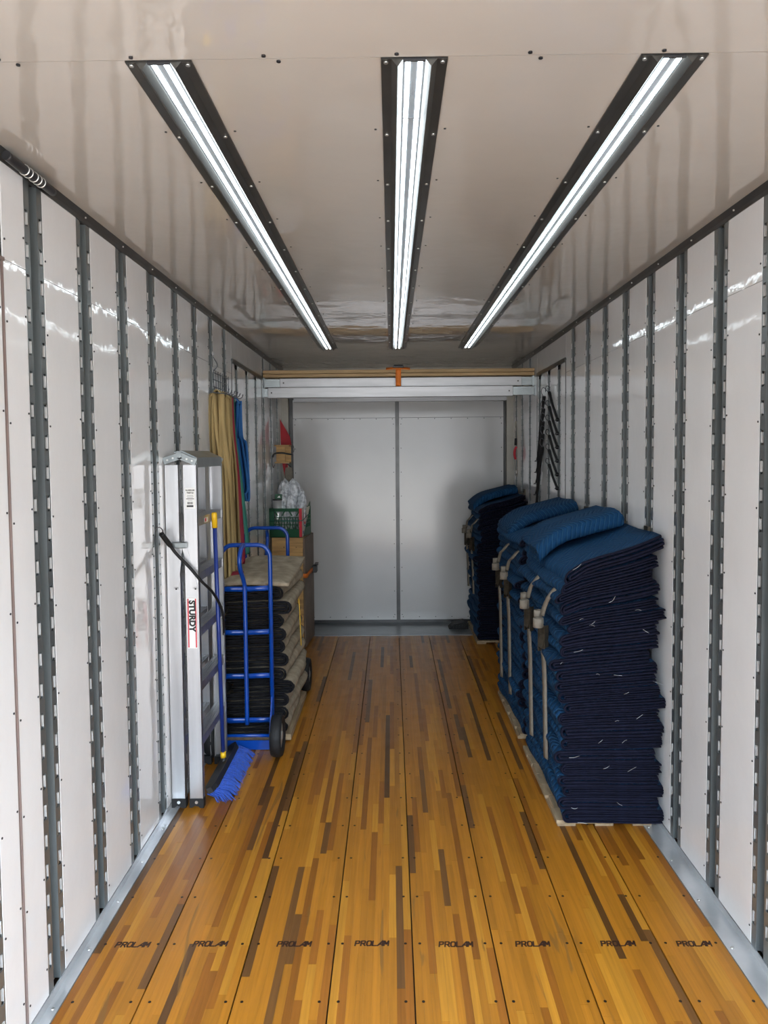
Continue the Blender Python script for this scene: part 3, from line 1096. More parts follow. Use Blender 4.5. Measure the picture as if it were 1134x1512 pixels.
pallet(0.797, 1.255, 3.655, 4.62, 'worn wooden pallet under the front blanket stack')
pallet(0.795, 1.255, 4.81, 5.78, 'worn wooden pallet under the middle blanket stack')
pallet(0.805, 1.255, 7.26, 8.14, 'worn wooden pallet under the rear blanket stack')
NZ = 22
NORM = 0.975
zt1 = stack(0.800, 3.605, NZ, 'the front stack', 'blankets of the front stack', 0.19, 1)
zt2 = stack(0.805, 4.770, NZ, 'the middle stack', 'blankets of the middle stack', 0.17, 2)
BLF = [folded('moving_blanket', 0.475, 0.90, BH, 2, 200 + k, [M['blanket'], M['binding']], rough=0.004) for k in range(3)]
_keep = BL
BL = BLF
zt3 = stack(0.812, 7.240, NZ, 'the rear stack', 'blankets of the rear stack', 0.17, 3)
BL = _keep
print('stack tops', zt1, zt2, zt3)

def top_bundle(w, d, h, loc, rot, lab, seed):
    me = folded('moving_blanket', d, w, h, 2, seed, [M['blanket_b'], M['blanket_b']], rough=0.008, ydroop=0.07, droop=0.02, grow=0.0)
    o = link('moving_blanket', me, None, (loc[0] + w * math.cos(rot[1]), loc[1], loc[2] + w * math.sin(-rot[1])))
    o.matrix_world = Matrix.Translation(o.location) @ Matrix.Rotation(rot[1], 4, 'Y') @ Matrix.Rotation(PI / 2, 4, 'Z')
    tag(o, lab, 'blanket', 'loose blankets on top of the stacks')
top_bundle(0.485, 0.50, 0.085, (0.785, 4.12, zt1 + 0.020), (0.03, -0.25, 0.0), 'loosely folded blue blanket bulging on the back half of the front stack', 11)
top_bundle(0.485, 0.55, 0.07, (0.79, 5.20, zt2 + 0.016), (0.02, -0.22, 0.0), 'loosely folded blue blanket bulging on top of the middle stack', 12)
top_bundle(0.465, 0.50, 0.07, (0.805, 7.60, zt3 + 0.016), (0.02, -0.22, 0.0), 'loosely folded blue blanket on top of the rear stack', 13)

# cam-buckle straps over the stacks
def cam_strap(xa, yr, zt, zcoil, zend, lab, ytop=-0.14, lower=True):
    """anchored in the wall post at yr, over the top, down the aisle face"""
    root = empty('cam_strap', (xa - 0.02, yr, zcoil), lab, 'strap', 'straps holding the blanket stacks')
    fx = xa - 0.016
    w = MB()
    wa = XR - 0.004
    zq = zt - 0.105                                   # tucked between the top blankets
    up = [(wa, yr, zt + 0.10), (wa - 0.06, yr, zt + 0.075), (xa + 0.25, yr + ytop * 0.5, zq + 0.035), (xa + 0.09, yr + ytop * 0.9, zq + 0.012),
          (xa + 0.02, yr + ytop, zq - 0.005), (fx - 0.006, yr + ytop, zq - 0.05), (fx - 0.014, yr + ytop * 0.4, zcoil + 0.07), (fx - 0.020, yr, zcoil)]
    sp = smooth_path(up, 5)
    wid = []
    for i, p in enumerate(sp):
        f = i / (len(sp) - 1)
        a = 0.0 if f < 0.5 else min(1.0, (f - 0.5) / 0.2)
        v = Vector((0.0 + 0.45 * a, -1.0 + 0.2 * a, 0)).normalized() * (0.0225 - 0.007 * a)
        wid.append(v)
    w.ribbon(sp, wid, 0.0025)
    local(w, root.location).build('webbing', M['webbing'], root)
    # anchor fitting in the slotted post
    a = MB()
    a.bbox(wa - 0.055, wa + 0.002, yr - 0.024, yr + 0.024, zt + 0.10, zt + 0.128, 0.004)
    a.box(wa - 0.014, wa, yr - 0.03, yr + 0.03, zt + 0.09, zt + 0.165)
    local(a, root.location).build('anchor', M['buckle'], root)
    # coils of loose webbing
    for dx, dy, dz, r in ((-0.022, -0.024, -0.030, 0.026), (-0.012, 0.034, 0.0, 0.022)):
        c = MB()
        cc = Vector((fx - 0.022 + dx, yr + dy, zcoil + dz))
        pts = []
        for i in range(34):
            a_ = i * 2 * PI / 13
            rr = r - 0.0038 * (i / 13)
            pts.append(cc + Vector((rr * math.cos(a_), rr * math.sin(a_), 0)))
        c.ribbon(pts, (0, 0, 0.0235), 0.002)
        local(c, root.location).build('coil', M['webbing'], root)
    b = MB()
    bx, bz = fx - 0.014, zcoil - 0.06
    d1, d2 = Vector((0.6, -0.8, 0)) * 0.021, Vector((-0.8, -0.6, 0)) * 0.009
    for sg in (-1, 1):
        b.obox(Vector((bx, yr, bz - 0.055)) + d1 * sg, d1 * 0.12, d2 * 1.6, (0, 0, 0.068))
    b.obox((bx, yr, bz - 0.02), d1, d2 * 0.7, (0.0, 0, 0.030))
    b.obox((bx - 0.008, yr - 0.006, bz - 0.065), d1 * 0.8, d2 * 0.5, (0.006, 0, 0.034))
    for dz in (0.0, -0.05, -0.105):
        p = Vector((bx, yr, bz + dz))
        b.cyl(p - d1 * 1.2, p + d1 * 1.2, 0.006, 8)
    local(b, root.location).build('buckle', M['buckle'], root)
    l = MB()
    lo = [(bx, yr, bz - 0.115), (fx - 0.006, yr + 0.005, bz - 0.25), (fx - 0.002, yr + 0.012, (bz + zend) / 2 - 0.05), (fx + 0.004, yr + 0.015, zend)]
    l.ribbon(smooth_path(lo, 5), Vector((0.45, -0.89, 0)) * 0.017, 0.0025)
    local(l, root.location).build('lower_webbing', M['webbing'], root)
cam_strap(0.795, 3.876, zt1, 0.995, 0.25, 'grey strap with coiled tail around the front stack, at its camera-side half')
cam_strap(0.795, 4.282, zt1, 1.010, 0.22, 'grey strap with coiled tail around the back half of the front stack')
cam_strap(0.800, 5.095, zt2, 1.040, 0.20, 'grey strap with coiled tail around the front half of the middle stack')
cam_strap(0.800, 5.502, zt2, 1.040, 0.20, 'grey strap with coiled tail around the back half of the middle stack')
cam_strap(0.805, 7.45, zt3, 1.060, 0.45, 'dull strap with coiled tail around the front half of the rear stack')
cam_strap(0.805, 7.92, zt3, 1.060, 0.45, 'dull strap with coiled tail around the back half of the rear stack')

# black rubber chock on the steel threshold
root = empty('wheel_chock', (0.68, 7.96, 0.004), 'black ribbed rubber chock on the grey threshold by the rear stack', 'chock')
c = MB()
c.prism([(0, 0), (0.20, 0), (0.20, 0.05), (0.16, 0.075), (0.05, 0.05)], (0.585, 7.90, 0.0045), (1, 0, 0), (0, 0, 1), (0, 0.16, 0))
fix_normals(c)
local(c, root.location).build('chock_body', M['rubber'], root)
for k in range(6):
    r = MB().box(0.60 + k * 0.03, 0.612 + k * 0.03, 7.893, 7.90, 0.008, 0.045)
    local(r, root.location).build('rib', M['rubber'], root)

# ------------------------------------------------------------------ aluminium trestle against the wall
TR_Y0, TR_Y1 = 3.88, 4.47
tre = empty('trestle', (-1.07, 4.17, 0), 'folded aluminium trestle ladder standing against the slotted wall', 'trestle')
def part(mb, name, m, root):
    return local(mb, root.location).build(name, m, root)
RAILX = ((-1.146, -1.076), (-1.054, -0.984))
for (x0, x1) in RAILX:
    for y, sg in ((TR_Y0, 1), (TR_Y1, -1)):
        r = MB()
        r.box(x0, x1, min(y, y + sg * 0.0025), max(y, y + sg * 0.0025), 0.045, 1.775)
        for xe in (x0, x1 - 0.003):
            r.box(xe, xe + 0.003, min(y, y + sg * 0.03), max(y, y + sg * 0.03), 0.045, 1.775)
        for xe in (x0 + 0.003, x1 - 0.005):
            r.box(xe - 0.0015, xe + 0.0025, min(y, y - sg * 0.0012), max(y, y - sg * 0.0012), 0.045, 1.775)
        part(r, 'rail', M['alum'], tre)
        f = MB()
        ya, yb = min(y - sg * 0.004, y + sg * 0.034), max(y - sg * 0.004, y + sg * 0.034)
        f.prism([(x0 - 0.002, 0.052), (x1 + 0.002, 0.052), (x1 + 0.002, 0.004), (x1 - 0.018, 0.004), (x1 - 0.026, 0.012), (x0 + 0.026, 0.016), (x0 + 0.012, 0.005), (x0 - 0.002, 0.005)],
                (0, ya, 0), (1, 0, 0), (0, 0, 1), (0, yb - ya, 0))
        fix_normals(f)
        foot = part(f, 'foot', M['rubber'], tre)
        if sg > 0:
            s = MB().cyl(((x0 + x1) / 2, ya, 0.034), ((x0 + x1) / 2, ya - 0.004, 0.034), 0.008, 12)
            local(s, tre.location).build('screw', M['bolt'], foot)
    for k, z in enumerate((0.36, 0.645, 0.93, 1.215, 1.50)):
        r = MB()
        r.box(x0 + 0.004, x1 - 0.004, TR_Y0 + 0.003, TR_Y1 - 0.003, z, z + 0.006)
        r.box(x1 - 0.008, x1 - 0.004, TR_Y0 + 0.003, TR_Y1 - 0.003, z - 0.038, z)
        r.box(x0 + 0.004, x0 + 0.008, TR_Y0 + 0.003, TR_Y1 - 0.003, z - 0.028, z)
        for j in range(5):
            xx = x0 + 0.010 + j * 0.0115
            r.box(xx, xx + 0.004, TR_Y0 + 0.003, TR_Y1 - 0.003, z + 0.006, z + 0.009)
        part(r, 'rung', M['alum'], tre)
tp = MB()
tp.prism([(-1.100, 1.842), (-1.060, 1.848), (-0.984, 1.812), (-0.984, 1.762), (-0.992, 1.762), (-0.992, 1.806), (-1.060, 1.838), (-1.100, 1.834)],
         (0, TR_Y0 + 0.012, 0), (1, 0, 0), (0, 0, 1), (0, TR_Y1 - TR_Y0 - 0.024, 0))
fix_normals(tp)
part(tp, 'top_plate', M['galv'], tre)
for y in (TR_Y0 - 0.006, TR_Y1 + 0.002):
    h = MB()
    for (xa, za, xb, zb) in ((-1.066, 1.822, -1.142, 1.796), (-1.066, 1.822, -0.990, 1.790)):
        d = Vector((xb - xa, 0, zb - za)); L = d.length; d.normalize()
        nrm = Vector((-d.z, 0, d.x)) * 0.017
        h.obox(Vector(((xa + xb) / 2, y, (za + zb) / 2)), d * (L / 2 + 0.006), nrm, (0, 0.0035, 0))
    h.cyl((-1.066, y - 0.008, 1.822), (-1.066, y + 0.006, 1.822), 0.011, 12)
    hg = part(h, 'hinge', M['galv'], tre)
    hb = MB()
    for x, z in ((-1.128, 1.80), (-1.100, 1.81), (-1.030, 1.805), (-1.004, 1.796)):
        hb.cyl((x, y - 0.003, z), (x, y - 0.007, z), 0.005, 8)
    tag(local(hb, tre.location).build('rivets', M['bolt'], hg), kind='stuff')
sp_ = MB()
sp_.bbox(-1.115, -1.035, TR_Y0 - 0.026, TR_Y0 - 0.002, 1.355, 1.385, 0.004)
spr = part(sp_, 'spreader_bracket', M['galv'], tre)
for xa, za, xb, zb in ((-1.075, 1.37, -1.098, 1.145), (-1.055, 1.37, -1.000, 1.145)):
    a = MB()
    d = Vector((xb - xa, 0, zb - za)); L = d.length; d.normalize()
    nrm = Vector((-d.z, 0, d.x)) * 0.012
    a.obox(Vector(((xa + xb) / 2, TR_Y0 - 0.004, (za + zb) / 2)), d * (L / 2), nrm, (0, 0.002, 0))
    a.cyl((xb, TR_Y0 - 0.006, zb), (xb, TR_Y0 - 0.002, zb), 0.012, 14)
    ar = part(a, 'spreader_arm', M['alum'], tre)
    k = MB().cyl((xb, TR_Y0 - 0.006, zb), (xb, TR_Y0 - 0.009, zb), 0.0045, 8)
    local(k, tre.location).build('pivot_pin', M['screw'], ar)

def text_mesh(txt, size, m, bold=0.0, sx=1.0):
    cu = bpy.data.curves.new('lettering', 'FONT')
    cu.body = txt
    cu.size = size
    cu.offset = bold
    cu.align_x = 'CENTER'
    cu.align_y = 'CENTER'
    cu.resolution_u = 3
    o = bpy.data.objects.new('lettering_tmp', cu)
    COL.objects.link(o)
    dg = bpy.context.evaluated_depsgraph_get()
    me = bpy.data.meshes.new_from_object(o.evaluated_get(dg))
    bpy.data.objects.remove(o)
    bpy.data.curves.remove(cu)
    for v in me.vertices:
        v.co.x *= sx
    me.materials.clear()
    me.materials.append(m)
    return me

# STURDY sticker (reads downwards) and product label on the aisle-side rail
ys_ = TR_Y0 - 0.0018
st = MB().box(-1.046, -0.998, ys_, TR_Y0 - 0.0012, 0.838, 1.100)
sto = part(st, 'sticker', M['sticker'], tre)
for x in (-1.0445, -1.0060):
    local(MB().box(x, x + 0.0065, ys_ - 0.0004, ys_, 0.842, 1.094), tre.location).build('red_stripe', M['print_red'], sto)
tx = link('lettering', text_mesh('STURDY', 0.043, M['print_black'], 0.0024, 1.0), sto)
tx.matrix_local = Matrix.Translation(Vector((-1.022, ys_ - 0.0006, 1.005)) - Vector(tre.location)) @ Matrix(((0, 1, 0, 0), (0, 0, -1, 0), (-1, 0, 0, 0), (0, 0, 0, 1)))
lb = MB().box(-1.044, -0.994, ys_, TR_Y0 - 0.0012, 1.553, 1.660)
lbo = part(lb, 'product_label', M['sticker'], tre)
UPR = Matrix(((1, 0, 0, 0), (0, 0, -1, 0), (0, 1, 0, 0), (0, 0, 0, 1)))
for txt, size, z, bold in (('ALUMINUM', 0.0095, 1.647, 0.0004), ('TRESTLE', 0.0105, 1.634, 0.0004)):
    t = link('lettering', text_mesh(txt, size, M['print_black'], bold, 0.9), lbo)
    t.matrix_local = Matrix.Translation(Vector((-1.019, ys_ - 0.0006, z)) - Vector(tre.location)) @ UPR
ln = MB()
for z, w in ((1.621, 0.03), (1.615, 0.034), (1.609, 0.028), (1.602, 0.040), (1.595, 0.022)):
    ln.box(-1.019 - w / 2, -1.019 + w / 2, ys_ - 0.0005, ys_, z, z + (0.003 if w > 0.035 else 0.0012))
for k in range(11):
    ln.box(-1.034 + k * 0.0026, -1.034 + k * 0.0026 + random.choice((0.0009, 0.0017)), ys_ - 0.0005, ys_, 1.576, 1.588)
ln.box(-1.037, -1.003, ys_ - 0.0005, ys_, 1.562, 1.571)
tag(local(ln, tre.location).build('fine_print', M['print_black'], lbo), kind='stuff')
lb2 = MB().box(-0.9836, -0.9832, 4.02, 4.10, 1.470, 1.495)
lb2o = part(lb2, 'rung_label', M['sticker'], tre)
local(MB().box(-0.9832, -0.9829, 4.03, 4.06, 1.474, 1.491), tre.location).build('red_mark', M['print_red'], lb2o)

# black rubber strap holding the trestle to the wall
root = empty('rubber_strap', (-1.128, 3.74, 1.44), 'black rubber tarp strap stretched diagonally across the trestle', 'strap')
r = MB()
pts = smooth_path([(-1.138, 3.775, 1.437), (-1.112, 3.828, 1.375), (-1.084, 3.838, 1.330), (-1.021, 3.852, 1.257), (-0.969, 3.866, 1.187), (-0.951, 4.05, 1.09), (-0.945, 4.22, 0.965),
                   (-0.968, 4.36, 0.85), (-1.015, 4.56, 0.70), (-1.020, 4.61, 0.60)], 5)
n = len(pts)
rr = [0.013 if i < 6 else 0.009 - 0.003 * min(1, i / n) for i in range(n)]
r.tube(pts, rr, 8)
part(r, 'strap_body', M['rubber'], root)
h = MB()
h.tube(smooth_path([(-1.160, 3.745, 1.425), (-1.160, 3.745, 1.46), (-1.140, 3.750, 1.472), (-1.128, 3.765, 1.455), (-1.136, 3.775, 1.435)], 4), 0.0028, 6)
part(h, 'hook', M['hook_wire'], root)

# ------------------------------------------------------------------ push broom
bro = empty('push_broom', (-0.985, 4.28, 0), 'push broom with blue bristles and yellow-tipped blue handle leaning on the trestle', 'broom')
h = MB().tube([(-0.972, 4.30, 0.105), (-0.9695, 4.24, 0.8), (-0.967, 4.18, 1.435)], 0.0118, 12)
part(h, 'handle', M['blue_dark'], bro)
h = MB().tube([(-0.967, 4.181, 1.428), (-0.9667, 4.174, 1.505), (-0.9667, 4.1735, 1.512)], [0.0155, 0.0155, 0.012], 12)
part(h, 'handle_tip', M['yellow'], bro)
h = MB().tube([(-0.972, 4.3005, 0.100), (-0.9719, 4.2975, 0.135)], 0.016, 12)
part(h, 'collar', M['yellow'], bro)
h = MB()
h.tube([(-0.966, 4.302, 0.055), (-0.972, 4.300, 0.100)], [0.026, 0.016], 10)
NB = 14
sec = []
for k in range(NB + 1):
    f = k / NB
    y = 3.93 + 0.64 * f
    e = min(1, (0.5 - abs(f - 0.5)) * 9 + 0.45)
    sec.append((y, e))
b0 = len(h.v)
dA, dB = Vector((0.45, 0, -0.89)), Vector((0.89, 0, 0.45))     # down the bristles, across the block
for y, e in sec:
    c = Vector((-0.962, y, 0.070))
    for a, b_ in ((-0.016, -0.032), (-0.016, 0.030), (0.014, 0.032), (0.014, -0.032)):
        h.v.append(tuple(c + dA * a + dB * b_ * e))
for k in range(NB):
    for j in range(4):
        j2 = (j + 1) % 4
        h.face((b0 + k * 4 + j, b0 + k * 4 + j2, b0 + k * 4 + 4 + j2, b0 + k * 4 + 4 + j))
h.face((b0, b0 + 1, b0 + 2, b0 + 3)); h.face([b0 + NB * 4 + j for j in (3, 2, 1, 0)])
fix_normals(h)
part(h, 'broom_head', M['black_plastic'], bro)
br = MB()
rb = random.Random(5)
for iy in range(64):
    for ix in range(7):
        y = 3.942 + 0.615 * (iy + rb.uniform(-0.3, 0.3)) / 63
        a = -0.026 + 0.052 * ix / 6
        p = Vector((-0.962, y, 0.070)) + dA * 0.012 + dB * a
        L = 0.058 + rb.uniform(-0.004, 0.010)
        q = p + dA * L + Vector((0.030 + 0.9 * (a + 0.02), rb.uniform(-0.016, 0.016), 0))
        q.z = max(q.z, 0.002)
        m_ = (p + q) / 2 + Vector((0.012, 0, 0.006))
        br.tube([p, m_, q], [0.0024, 0.0021, 0.0012], 4, caps=False)
part(br, 'bristles', M['bristle'], bro)
bro.children[-1]['kind'] = 'stuff'

# ------------------------------------------------------------------ hand trucks
def hand_truck(x0, x1, y, face, lab, ztop=1.275, wo_=0.045):
    """face=+1: the nose points to +y, the wheels and grip to -y"""
    cx = (x0 + x1) / 2
    root = empty('hand_truck', (cx, y, 0), lab, 'hand truck', 'blue hand trucks')
    S = face
    R = 0.0135
    f = MB()
    rc = 0.075
    pts = [(x0, y, 0.05), (x0, y, ztop - rc)]
    pts += [(x0 + rc - rc * math.cos(a), y, ztop - rc + rc * math.sin(a)) for a in [PI / 2 * k / 6 for k in range(1, 7)]]
    pts += [(x1 - rc + rc * math.sin(a), y, ztop - rc + rc * math.cos(a)) for a in [PI / 2 * k / 6 for k in range(0, 7)]]
    pts += [(x1, y, 0.05)]
    f.tube(pts, R, 12)
    part(f, 'frame', M['blue_paint'], root)
    g = MB()
    g.tube(smooth_path([(cx - 0.005, y - S * 0.012, 0.165), (cx - 0.005, y - S * 0.012, 0.6), (cx - 0.005, y - S * 0.014, 0.98), (cx - 0.007, y - S * 0.035, 1.06), (cx - 0.012, y - S * 0.105, 1.14),
                        (cx - 0.012, y - S * 0.125, 1.20), (cx - 0.010, y - S * 0.085, 1.258), (cx - 0.008, y - S * 0.01, 1.276)], 6), R, 12)
    gr = part(g, 'grip_bar', M['blue_paint'], root)
    for z in (1.005, 0.735, 0.463, 0.185):
        c = MB()
        pth = [(x0, y + S * 0.0, z), (x0 + 0.06, y + S * 0.016, z - 0.004), (cx, y + S * 0.022, z - 0.005), (x1 - 0.11, y + S * 0.020, z - 0.003), (x1, y + S * 0.0, z + 0.006)]
        c.ribbon(pth, (0, 0, 0.0155), 0.005)
        part(c, 'cross_bar', M['blue_paint'], root)
    a = MB().cyl((x0 - 0.045, y - S * 0.10, 0.128), (x1 + wo_, y - S * 0.10, 0.128), 0.010, 12)
    part(a, 'axle', M['blue_paint'], root)
    b = MB()
    for x in (x0, x1):
        b.prism([(0, 0.05), (0, 0.34), (-S * 0.012, 0.34), (-S * 0.115, 0.15), (-S * 0.115, 0.11), (-S * 0.01, 0.05)], (x - 0.004, y, 0), (0, 1, 0), (0, 0, 1), (0.008, 0, 0))
    fix_normals(b)
    part(b, 'wheel_bracket', M['blue_paint'], root)
    n = MB()
    n.box(x0 - 0.005, x1 + 0.005, min(y - S * 0.004, y + S * 0.19), max(y - S * 0.004, y + S * 0.19), 0.004, 0.010)
    n.box(x0 - 0.005, x1 + 0.005, min(y - S * 0.006, y), max(y - S * 0.006, y), 0.004, 0.062)
    part(n, 'nose_plate', M['blue_paint'], root)
    for sx, xw in ((-1, x0 - 0.045), (1, x1 + wo_)):
        cy, cz, ro, rw = y - S * 0.10, 0.129, 0.128, 0.036
        w = MB()
        prof = [(0.078, -0.55), (0.105, -0.95), (0.118, -0.9), (0.125, -0.55), (0.128, 0.0), (0.125, 0.55), (0.118, 0.9), (0.105, 0.95), (0.078, 0.55)]
        n_ = 28
        b0 = len(w.v)
        for i in range(n_):
            t = 2 * PI * i / n_
            for rr_, xx in prof:
                w.v.append((xw + xx * rw, cy + rr_ * math.cos(t), cz + rr_ * math.sin(t)))
        m_ = len(prof)
        for i in range(n_):
            j = (i + 1) % n_
            for k in range(m_):
                k2 = (k + 1) % m_
                w.face((b0 + i * m_ + k, b0 + i * m_ + k2, b0 + j * m_ + k2, b0 + j * m_ + k), 0, True)
        fix_normals(w)
        wo = part(w, 'tyre', M['rubber'], root)
        hb = MB()
        hb.cyl((xw - 0.020, cy, cz), (xw + 0.020, cy, cz), 0.080, 24)
        hb.cyl((xw - 0.030, cy, cz), (xw + 0.030, cy, cz), 0.024, 14)
        local(hb, root.location).build('hub', M['wheel_hub'], wo)
    return root
hand_truck(-1.045, -0.745, 4.665, 1, 'blue hand truck in front of the black-edged pads, beside the broom')
hand_truck(-1.105, -0.785, 5.76, -1, 'blue hand truck behind the pad stack, by the plywood box', wo_=0.115)

# ------------------------------------------------------------------ folded pads between the hand trucks
PW, PD, PH = 0.415, 0.90, 0.082
PADS = [folded('furniture_pad', PW, PD, PH, 2 + k % 2, 300 + k, [M['pad'], M['pad_edge']], mirror=True, grow=0.0, rough=0.006) for k in range(5)]
rnd = random.Random(21)
z = 0.052
bp_ = MB().box(-1.075, -0.650, 4.80, 5.68, 0.0115, 0.050)
tag(bp_.build('base_board', M['pallet']), 'pale wooden board under the pad stack on the hand truck plates', 'board')
NP = 11
for i in range(NP):
    k = rnd.randrange(5)
    jx = rnd.uniform(-0.02, 0.02) + (0.025 if i in (2, 3) else 0)
    o = link('furniture_pad', PADS[k], None, (-1.075 + jx, 4.775 + rnd.uniform(-0.012, 0.02), z), (0, rnd.uniform(-0.003, 0.003), rnd.uniform(-0.01, 0.01)))
    lab = 'folded beige pad with black edges at the bottom of the pad stack' if i == 0 else \
        'folded beige pad with black edges, %s from the bottom of the pad stack' % ORD[i]
    if i == NP - 1: lab = 'folded black-edged beige pad topmost in the pad stack, under the cover'
    tag(o, lab, 'pad', 'folded pads between the hand trucks')
    z += PH + 0.003
zp = z
cv = slab('pad_cover', 0.44, 0.93, 0.05, 31, M['pad'], 0.012)
o = link('pad_cover', cv, None, (-1.09, 4.79, zp - 0.002), (0.045, -0.0, 0.0))
tag(o, 'rumpled beige burlap cover lying over the top of the pad stack', 'cover')
y_ = MB()
y_.tube(smooth_path([(-0.650, 5.30, 0.82), (-0.644, 5.29, 0.74), (-0.640, 5.28, 0.62), (-0.634, 5.27, 0.50)], 4), 0.0028, 6)
tag(y_.build('yellow_cord', M['yellow']), 'thin yellow cord hanging down the side of the pad stack', 'cord')

# ------------------------------------------------------------------ webbing straps on a wire rack
rack = empty('wire_rack', (-1.14, 5.1, 2.25), 'dark wire grid rack with hooks on the wall above the hanging webbing', 'rack')
g = MB()
X0, X1 = -1.142, -1.045
for z in (2.40, 2.355, 2.31, 2.265, 2.22):
    if z > 2.39: continue
    g.tube([(X0 + 0.004, 4.96, z), (X0 + 0.012, 5.40, z)], 0.0028, 6)
for k in range(8):
    y = 4.96 + 0.44 * k / 7
    g.tube([(X0 + 0.008, y, 2.20), (X0 + 0.008, y, 2.372)], 0.0024, 6)
part(g, 'grid', M['wire'], rack)
g = MB()
g.tube(smooth_path([(X0 - 0.006, 4.965, 2.47), (X0 + 0.012, 4.97, 2.44), (X0 + 0.03, 4.97, 2.40), (X0 + 0.006, 4.97, 2.365)], 4), 0.003, 6)
part(g, 'hanger', M['wire'], rack)
for k, y in enumerate((4.86, 4.95, 5.04, 5.13, 5.22, 5.32)):
    hk = MB()
    hk.tube(smooth_path([(X0 + 0.008, y, 2.225), (X0 + 0.05, y, 2.215), (X0 + 0.11, y, 2.215), (X0 + 0.125, y, 2.24)], 4), 0.0035, 6)
    part(hk, 'hook', M['wire'], rack)

def loop_strap(y, x0, x1, zt, zb, m, wy, seed, name, lab, group, yb=None, xb=0.0, n_loops=4, wid=0.024):
    """webbing hung as a bundle of long loops"""
    rs = random.Random(seed)
    root = empty(name, ((x0 + x1) / 2, y, zt), lab, 'webbing', group)
    for k in range(n_loops):
        f = (k + 0.5) / n_loops
        ax = x0 + (x1 - x0) * f
        sw = rs.uniform(-0.012, 0.012)
        yy = y + wy * (rs.random() - 0.5)
        zz = zb + rs.uniform(0, 0.09)
        gap = rs.uniform(0.012, 0.026)
        yl = (yb if yb is not None else y) + wy * (rs.random() - 0.5)
        P = [(ax - 0.004, yy, zt - 0.02), (ax - gap * 0.5, yy, zt - 0.25), (ax - gap + xb * 0.5 + sw, (yy + yl) / 2, (zt + zz) / 2), (ax - gap + xb, yl, zz + 0.05),
             (ax + xb, yl, zz), (ax + gap + xb, yl, zz + 0.05), (ax + gap * 0.8 + xb * 0.5 + sw, (yy + yl) / 2, (zt + zz) / 2 + 0.03), (ax + gap * 0.4, yy, zt - 0.25), (ax, yy, zt - 0.01)]
        mb = MB()
        a = rs.uniform(-1.2, 1.2)
        mb.ribbon(smooth_path(P, 5), (wid * 0.5 * math.cos(a), wid * math.sin(a), 0), 0.0030)
        part(mb, 'loop', M['tan_web2'] if (m is M['tan_web'] and rs.random() < 0.3) else m, root)
    tmb = MB()
    tmb.ribbon(smooth_path([(x0, y, zt - 0.03), ((x0 + x1) / 2, y, zt + 0.012), (x1, y, zt - 0.03)], 5), (0, wy * 0.5 + 0.01, 0), 0.006)
    part(tmb, 'top_fold', m, root)
G = 'webbing hung on the wire rack'
loop_strap(4.90, -1.135, -1.060, 2.225, 1.00, M['tan_web'], 0.06, 41, 'webbing_bundle', 'tan webbing bundle hung nearest the trestle on the wire rack', G, yb=4.95, xb=0.015, n_loops=10, wid=0.026)
loop_strap(5.02, -1.120, -1.045, 2.220, 1.04, M['tan_web'], 0.06, 42, 'webbing_bundle', 'tan webbing bundle hung beside the red webbing on the wire rack', G, yb=5.06, xb=0.025, n_loops=10, wid=0.026)
loop_strap(5.12, -1.100, -1.050, 2.215, 1.06, M['red_web'], 0.03, 43, 'webbing_bundle', 'dark red webbing bundle between the tan and teal ones', G, yb=5.1, xb=0.04, n_loops=4, wid=0.030)
loop_strap(5.20, -1.100, -1.050, 2.210, 1.15, M['green_web'], 0.03, 44, 'webbing_bundle', 'teal webbing strap hanging between red and blue ones', G, yb=5.14, xb=0.07, n_loops=2)
loop_strap(5.29, -1.110, -1.030, 2.205, 1.50, M['blue_web'], 0.05, 45, 'webbing_bundle', 'blue webbing bundle hung on the outermost hook of the wire rack', G, yb=5.24, xb=0.045, n_loops=5, wid=0.034)
rl = link('red_cloth', slab('red_cloth', 0.085, 0.10, 0.04, 61, M['red_web'], 0.02), None, (-1.055, 4.93, zp + 0.045))
tag(rl, 'crumpled red cloth on the pad cover under the tan webbing', 'cloth')

# ------------------------------------------------------------------ plywood box, crate and contents
box = empty('plywood_box', (-0.96, 7.42, 0), 'tall plywood box with brown side standing before the white doors', 'box')
part(MB().box(-1.108, -0.815, 7.15, 7.165, 0.004, 1.048), 'front_panel', M['plywood'], box)
part(MB().box(-0.815, -0.800, 7.165, 7.675, 0.010, 1.044), 'side_panel', M['ply_dark'], box)
part(MB().box(-1.108, -0.815, 7.165, 7.675, 1.030, 1.048), 'lid', M['plywood'], box)
part(MB().box(-1.108, -1.095, 7.165, 7.675, 0.004, 1.030), 'side_panel', M['plywood'], box)
part(MB().box(-1.095, -0.815, 7.660, 7.675, 0.004, 1.030), 'back_panel', M['plywood'], box)
part(MB().box(-1.095, -0.815, 7.165, 7.660, 0.004, 0.02), 'bottom_panel', M['plywood'], box)
part(MB().box(-0.8155, -0.8145, 7.152, 7.1645, 0.012, 0.95), 'corner_gap', M['black_void'], box)
nl = MB()
rn = random.Random(9)
for k in range(9):
    zz = 0.08 + k * 0.11
    for x in (-0.875, -0.99):
        nl.cyl((x + rn.uniform(-0.008, 0.008), 7.15, zz), (x, 7.1485, zz), 0.0045, 6)
tag(part(nl, 'nails', M['screw'], box), kind='stuff')
ob = empty('ratchet_strap', (-0.80, 7.14, 0.69), 'orange ratchet strap around the plywood box', 'strap')
part(MB().ribbon([(-1.110, 7.146, 0.730), (-0.95, 7.1455, 0.71), (-0.815, 7.146, 0.690), (-0.797, 7.155, 0.690), (-0.796, 7.40, 0.690), (-0.778, 7.665, 0.690)], (0, 0, 0.020), 0.003), 'webbing', M['orange'], ob)
rt = MB()
rt.bbox(-0.795, -0.745, 7.56, 7.67, 0.655, 0.725, 0.008)
